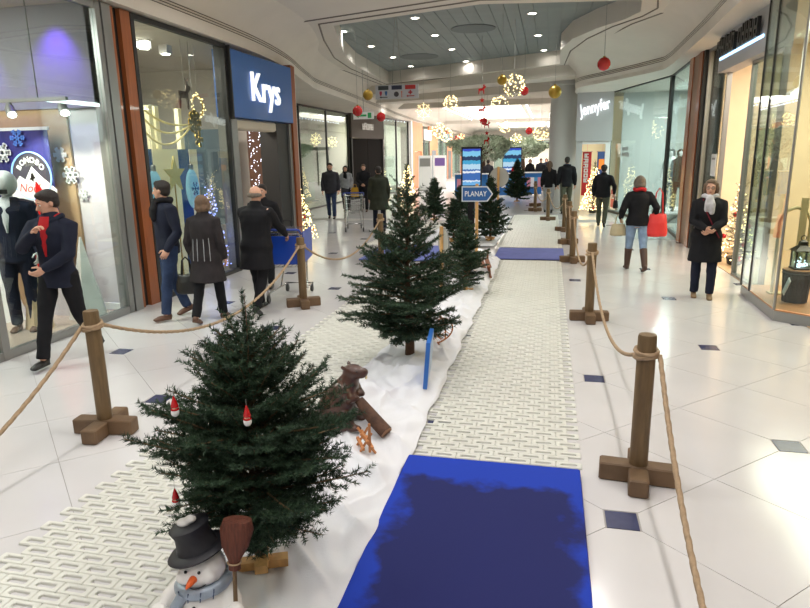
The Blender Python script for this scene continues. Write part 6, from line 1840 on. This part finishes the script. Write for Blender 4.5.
    if stripes:
        for q in (-0.115, -0.045, 0.045, 0.115):
            f = math.sqrt(max(0.05, 1 - (q / 0.205) ** 2))
            obj('stripe', MB().tube([tuple(T((q * 0.9, -0.147 * f, 1.24))), tuple(T((q, -0.160 * f, 1.08))), tuple(T((q * 1.05, -0.178 * f, 0.88)))], 0.006, 5), stripes, tp)
    if strap:
        obj('bag_strap', MB().tube([tuple(T((0.09, 0.06, 1.47))), tuple(T((0.04, 0.152, 1.3))), tuple(T((-0.06, 0.165, 1.1))), tuple(T((-0.16, 0.12, 0.92)))], 0.01, 6), strap, tp, 60)
    # ---- lower garment
    g2 = MB()
    kb_ = 0.5 + 0.5 * bulk
    g2.loft([(0, 0, 0.83 + dz, 0.15 * kb_, 0.112 * kb_), (0, 0, 0.9 + dz, 0.176 * kb_, 0.13 * kb_), (0, 0, 0.98 + dz, 0.17 * kb_, 0.126 * kb_), (0, 0, 1.06 + dz, 0.155 * kb_, 0.118 * kb_)], 18)
    for j in J:
        lo = 0.92 if not boots else 1 - boots
        end = j[1] + (j[2] - j[1]) * (1.02 if not boots else max(0.2, 1 - boots / 0.41))
        g2.tube([j[0] + np.array([0, 0, 0.03]), j[0] * 0.55 + j[1] * 0.45, j[1], (j[1] + end) / 2, end], [0.1, 0.092, 0.071, 0.067, 0.06 if not boots else 0.058], 14)
    obj('trousers', fuse(g2, vx * 0.95, 2, 0.008 if det else 0.004, 30, 5), bottom, t)
    if skirt:
        obj('skirt', fuse(MB().loft([(0, 0, 0.55 + dz, 0.2, 0.15), (0, 0, 0.75 + dz, 0.2, 0.15), (0, 0, 0.98 + dz, 0.17, 0.13)], 18), vx, 2), skirt, t)
    # ---- shoes
    for j in J:
        an, fp = j[2], j[3]
        F = np.eye(4); F[:3, :3] = rotm('X', fp)[:3, :3]; F[:3, 3] = an
        sm = MB()
        sm.ell((0, -0.025, -0.035), (0.04, 0.05, 0.05), 12, 8, M=F); sm.ell((0, 0.06, -0.05), (0.042, 0.09, 0.034), 12, 8, M=F); sm.ell((0, 0.115, -0.058), (0.044, 0.06, 0.024), 12, 8, M=F)
        sm.box((0, 0.05, -0.072), (0.074, 0.22, 0.022), M=F, bev=0.008)
        if boots:
            sm.tube([an - np.array([0, 0, 0.02]), an + (j[1] - an) * 0.4 * boots / 0.3, an + (j[1] - an) * (boots + 0.03) / 0.41], [0.052, 0.062, 0.071], 12)
        obj('boot' if boots else 'shoe', fuse(sm, max(0.011, vx * 0.7), 2), shoes, t)
    t['_dz'] = dz
    return t, (lambda p: tuple(T(p))), A

C_black = cloth('black', (24, 24, 28)); C_navy = cloth('navy', (30, 34, 50)); C_char = cloth('charcoal', (52, 52, 58)); C_jean = cloth('jeans', (48, 62, 92), 0.25)
C_light = cloth('light_jeans', (128, 150, 178), 0.2); C_grey = cloth('grey', (110, 110, 116)); C_red = cloth('red', (176, 34, 40)); C_olive = cloth('olive', (78, 80, 66))
C_green = cloth('dark_green', (50, 54, 44)); C_lgrey = cloth('light_grey', (150, 152, 156)); C_silver = cloth('scarf_grey', (192, 190, 194), 0.35)
L_black = mat('black_leather', (26, 24, 24), 0.4); L_brown = mat('brown_leather', (92, 62, 46), 0.5, var=0.15); L_tan = mat('suede_tan', (132, 108, 82), 0.8); L_dkbrown = mat('dark_brown_leather', (72, 50, 40), 0.55)
WALK = ((24, 8), (-16, 22)); WALK2 = ((-14, 26), (22, 6)); STEP = ((12, 4), (-8, 14)); STAND = ((2, 2), (-1, 1))

# --- left side walkers
m1, T1, A1_ = person('man walking past the first shop in dark jacket with red collar', -4.72, 5.25, -86, 1.74, C_navy, C_black, L_black, HAIR['dark'], hem=0.80, det=2,
    legs=((-12, 22), (20, 4)), arms={'R': ((0.02, 0.235, 1.36), (0.8, -0.3, -0.6)), 'L': ((-0.06, 0.25, 1.02), (-0.9, -0.5, -0.2))}, yaw=-34, pitch=-16, collar=C_red, lining=C_red, turtleneck=True)
person('man in dark jacket and blue jeans looking left beside the optician window', -4.66, 7.05, -126, 1.74, C_navy, C_jean, L_brown, HAIR['dark'], hem=0.84, det=2, legs=STEP, scarf=C_black, yaw=-48,
    arms={'L': ((-0.24, 0.1, 0.92), (-0.4, -1, 0)), 'R': ((0.25, -0.08, 0.92), (0.4, -1, 0))})
w3, T3, A3 = person('woman seen from behind in long dark padded coat with grey stripes', -4.08, 6.95, 96, 1.57, cloth('padded_brown_black', (46, 42, 44)), C_black, L_brown, HAIR['ash'], 'bob', hem=0.58, flare=0.05, det=2, female=True, legs=((-10, 16), (14, 4)), stripes=C_lgrey, bulk=1.15)
m4, T4, A4 = person('balding man in black coat pushing the blue trolley', -3.68, 7.52, 88, 1.66, C_black, C_black, L_black, HAIR['grey'], 'bald', hem=0.62, flare=0.04, det=2, bulk=1.2, legs=((16, 4), (-12, 20)),
    arms={'R': ((0.24, 0.42, 1.08), (0.6, -0.5, -0.8)), 'L': ((-0.24, 0.42, 1.08), (-0.6, -0.5, -0.8))}, lean=5)
person('dark-haired man facing out of the optician entrance behind the balding man', -4.28, 9.05, -80, 1.6, C_black, C_black, L_black, HAIR['dark'], det=1, legs=STEP)
# handbag of the woman in the striped coat
def bag(label, loc, w, d, h, m, rz=0.0, handle=0.18, name='handbag', tilt=0.0):
    t = thing(name, label, 'bag', loc, rz)
    obj('pouch', fuse(MB().loft([(0, 0, 0, w * 0.48, d * 0.5), (0, 0, h * 0.15, w * 0.52, d * 0.55), (0, 0, h * 0.6, w * 0.47, d * 0.45), (0, 0, h * 0.95, w * 0.40, d * 0.22), (0, 0, h, w * 0.38, d * 0.12)], 20), 0.012, 2, 0.008, 30, 6), m, t)
    for s in (-1, 1):
        obj('handle', MB().tube([(-w * 0.22, s * d * 0.12, h * 0.95), (-w * 0.15, s * d * 0.06, h + handle * 0.8), (0, s * d * 0.03, h + handle), (w * 0.15, s * d * 0.06, h + handle * 0.8), (w * 0.22, s * d * 0.12, h * 0.95)], 0.008, 6), m, t, 60)
    return t
bag('black handbag carried by the woman in the striped coat', (-4.36, 6.93, 0.36), 0.3, 0.14, 0.24, L_black, 0.1, 0.22)
# --- middle distance, left
person('man in grey jacket and jeans walking toward the camera at the left', -6.9, 19.72, -78, 1.79, C_char, C_jean, L_black, HAIR['dark'], hem=0.8, det=1, legs=STEP, bulk=1.12)
person('woman in light grey cardigan with black scarf and short skirt', -7.2, 22.25, -80, 1.66, C_lgrey, C_black, L_black, HAIR['dark'], 'bob', hem=0.86, det=1, female=True, skirt=C_char, scarf=C_black, legs=STEP)
bag('mustard yellow bag held by the woman in grey', (-6.85, 22.2, 0.55), 0.3, 0.14, 0.34, cloth('mustard', (176, 134, 44)), 0.2, 0.12)
person('person in black jacket with joined hands near the dark doorway', -6.55, 22.35, -80, 1.7, C_black, C_black, L_brown, HAIR['brown'], hem=0.82, det=1, legs=STEP, arms={'R': ((0.05, 0.24, 1.02), (0.9, -0.4, -0.2)), 'L': ((-0.05, 0.24, 1.02), (-0.9, -0.4, -0.2))})
person('person in long dark green coat seen from behind near the wire trolley', -4.4, 16.4, 112, 1.72, C_green, C_navy, L_black, HAIR['dark'], 'short', hem=0.6, flare=0.06, det=1, legs=STEP, bulk=1.25)
person('woman in grey jacket with brown hair by the timber front', -6.85, 36.4, 70, 1.6, C_grey, C_char, L_black, HAIR['brown'], 'long', hem=0.75, det=0, female=True)
person('stand-in figure for the reflection of a person in dark coat and white hat, far shop glass', -9.7, 22.6, -60, 1.75, C_char, C_black, L_black, HAIR['dark'], hem=0.7, det=0, cap=cloth('white_knit', (226, 224, 216)), z=0.013)  # solid figure stands in for a reflection in the glass
# --- right side
person('woman in black jacket and pale jeans walking away beside the column', 0.0, 22.1, 92, 1.72, C_black, C_lgrey, L_black, HAIR['brown'], 'long', hem=0.86, det=1, female=True, legs=STEP)
person('tall man in black jacket with blue collar walking away by the column', 0.56, 21.72, 88, 1.85, C_black, C_olive, L_black, HAIR['dark'], hem=0.84, det=1, legs=((-6, 10), (8, 2)), collar=cloth('blue_collar', (50, 80, 130)))
m13, T13, A13 = person('man in black jacket and olive trousers walking toward the shops', 1.43, 18.0, 80, 1.66, C_black, C_olive, L_black, HAIR['dark'], hem=0.84, det=1, legs=((14, 4), (-10, 22)), cap=C_black, bulk=1.15, arms={'R': ((0.3, 0.1, 0.95), (0.5, -1, 0.2))})
bag('small black folder held by the man in olive trousers', (1.77, 18.0, 0.5), 0.14, 0.08, 0.22, L_black, 0.3, 0.1)
w14, T14, A14 = person('woman in black jacket, light jeans and brown boots seen from behind', 1.48, 11.25, 98, 1.6, C_black, C_light, L_dkbrown, HAIR['grey'], 'bob', hem=0.85, det=2, female=True, legs=((12, 3), (-10, 18)), boots=0.3, scarf=C_red, bulk=1.15, yaw=-14,
    arms={'R': ((0.3, 0.02, 0.98), (0.4, -1, 0)), 'L': ((-0.27, 0.12, 0.98), (-0.5, -1, 0))})
bag('large red shopping bag on the right arm of the woman in jeans', (1.79, 11.22, 0.6), 0.34, 0.16, 0.38, mat('red_bag', (214, 52, 52), 0.5), 0.1, 0.42, 'shopping_bag')
bag('beige handbag on the left arm of the woman in jeans', (1.18, 11.28, 0.6), 0.27, 0.14, 0.2, mat('beige_leather', (176, 164, 134), 0.5), 0.1, 0.16)
person('woman in black coat and pale scarf standing with folded hands at the right', 2.12, 9.25, -100, 1.62, C_black, C_navy, L_tan, HAIR['ash'], 'bob', hem=0.56, flare=0.035, det=2, female=True, legs=((6, 6), (-3, 2)), scarf=C_silver, glasses=True, bulk=1.12, strap=cloth('wine_strap', (110, 30, 44)),
    arms={'R': ((0.035, 0.27, 1.06), (0.9, -0.5, -0.3)), 'L': ((-0.035, 0.26, 1.04), (-0.9, -0.5, -0.3))}, yaw=-6)
# --- far crowd
far = [(-1.05, 36.2, -90, 1.66, C_black, C_jean, 'long', 'woman in black jacket among the far crowd, left of the rope posts'), (-0.45, 35.0, -85, 1.7, C_char, C_black, 'short', 'man in charcoal jacket among the far crowd'), (0.1, 38.5, 95, 1.72, C_black, C_black, 'short', 'man in black among the far crowd, seen from behind'),
       (-0.2, 41.0, -90, 1.65, C_navy, C_lgrey, 'bob', 'person in navy jacket deep in the far crowd'), (-2.9, 31.4, 80, 1.7, C_char, C_black, 'short', 'person leaning at the left blue kiosk counter'), (-1.6, 32.2, -100, 1.62, C_red, C_black, 'long', 'person in red top behind the blue kiosk counter'), (0.65, 33.5, -90, 1.7, C_black, C_jean, 'short', 'man in black jacket beyond the white column')]
for fx, fy, ff, fh, a, b, hs, lb in far:
    person(lb, fx, fy, ff, fh, a, b, L_black, HAIR['dark'] if hs != 'long' else HAIR['brown'], hs, det=0, legs=STEP, female=hs == 'long')
# --- mannequins
M_manq = mat('mannequin_white', (226, 226, 226), 0.35)
mq, _, _ = person('white egg-headed mannequin in navy suit behind the first window', -6.12, 6.2, -66, 1.86, cloth('suit_navy', (34, 38, 58)), cloth('suit_navy', (34, 38, 58)), L_brown, None, 'none', hem=0.78, det=1, skin=M_manq, name='mannequin', cat='mannequin', egg=(0.125, 0.12, 0.14), lining=cloth('white_shirt', (222, 222, 226)), z=0.013, turtleneck=False)
obj('bow_tie', MB().box((0, 0.12, 1.56), (0.1, 0.03, 0.045)), M_black, mq)
person('mannequin in white jacket in the fashion shop window', 3.55, 20.6, -120, 1.75, cloth('white_jacket', (222, 224, 222)), C_black, L_black, HAIR['dark'], 'bob', hem=0.82, det=0, female=True, skin=M_manq, name='mannequin', cat='mannequin', z=0.3)
person('mannequin in black outfit beside the white-jacketed one', 3.6, 19.5, -110, 1.75, C_black, C_black, L_black, HAIR['dark'], 'bob', hem=0.7, det=0, female=True, skin=M_manq, name='mannequin', cat='mannequin', z=0.3)
t = thing('window_platform', 'low grey platform under the fashion shop mannequins', 'platform', (3.6, 20.05, 0.0065))
obj('deck', MB().bx(-0.45, 0.45, -1.1, 1.1, 0.25, 0.29), M_paper, t); obj('skirt_board', MB().bx(-0.42, 0.42, -1.07, 1.07, 0, 0.25), M_grey, t)
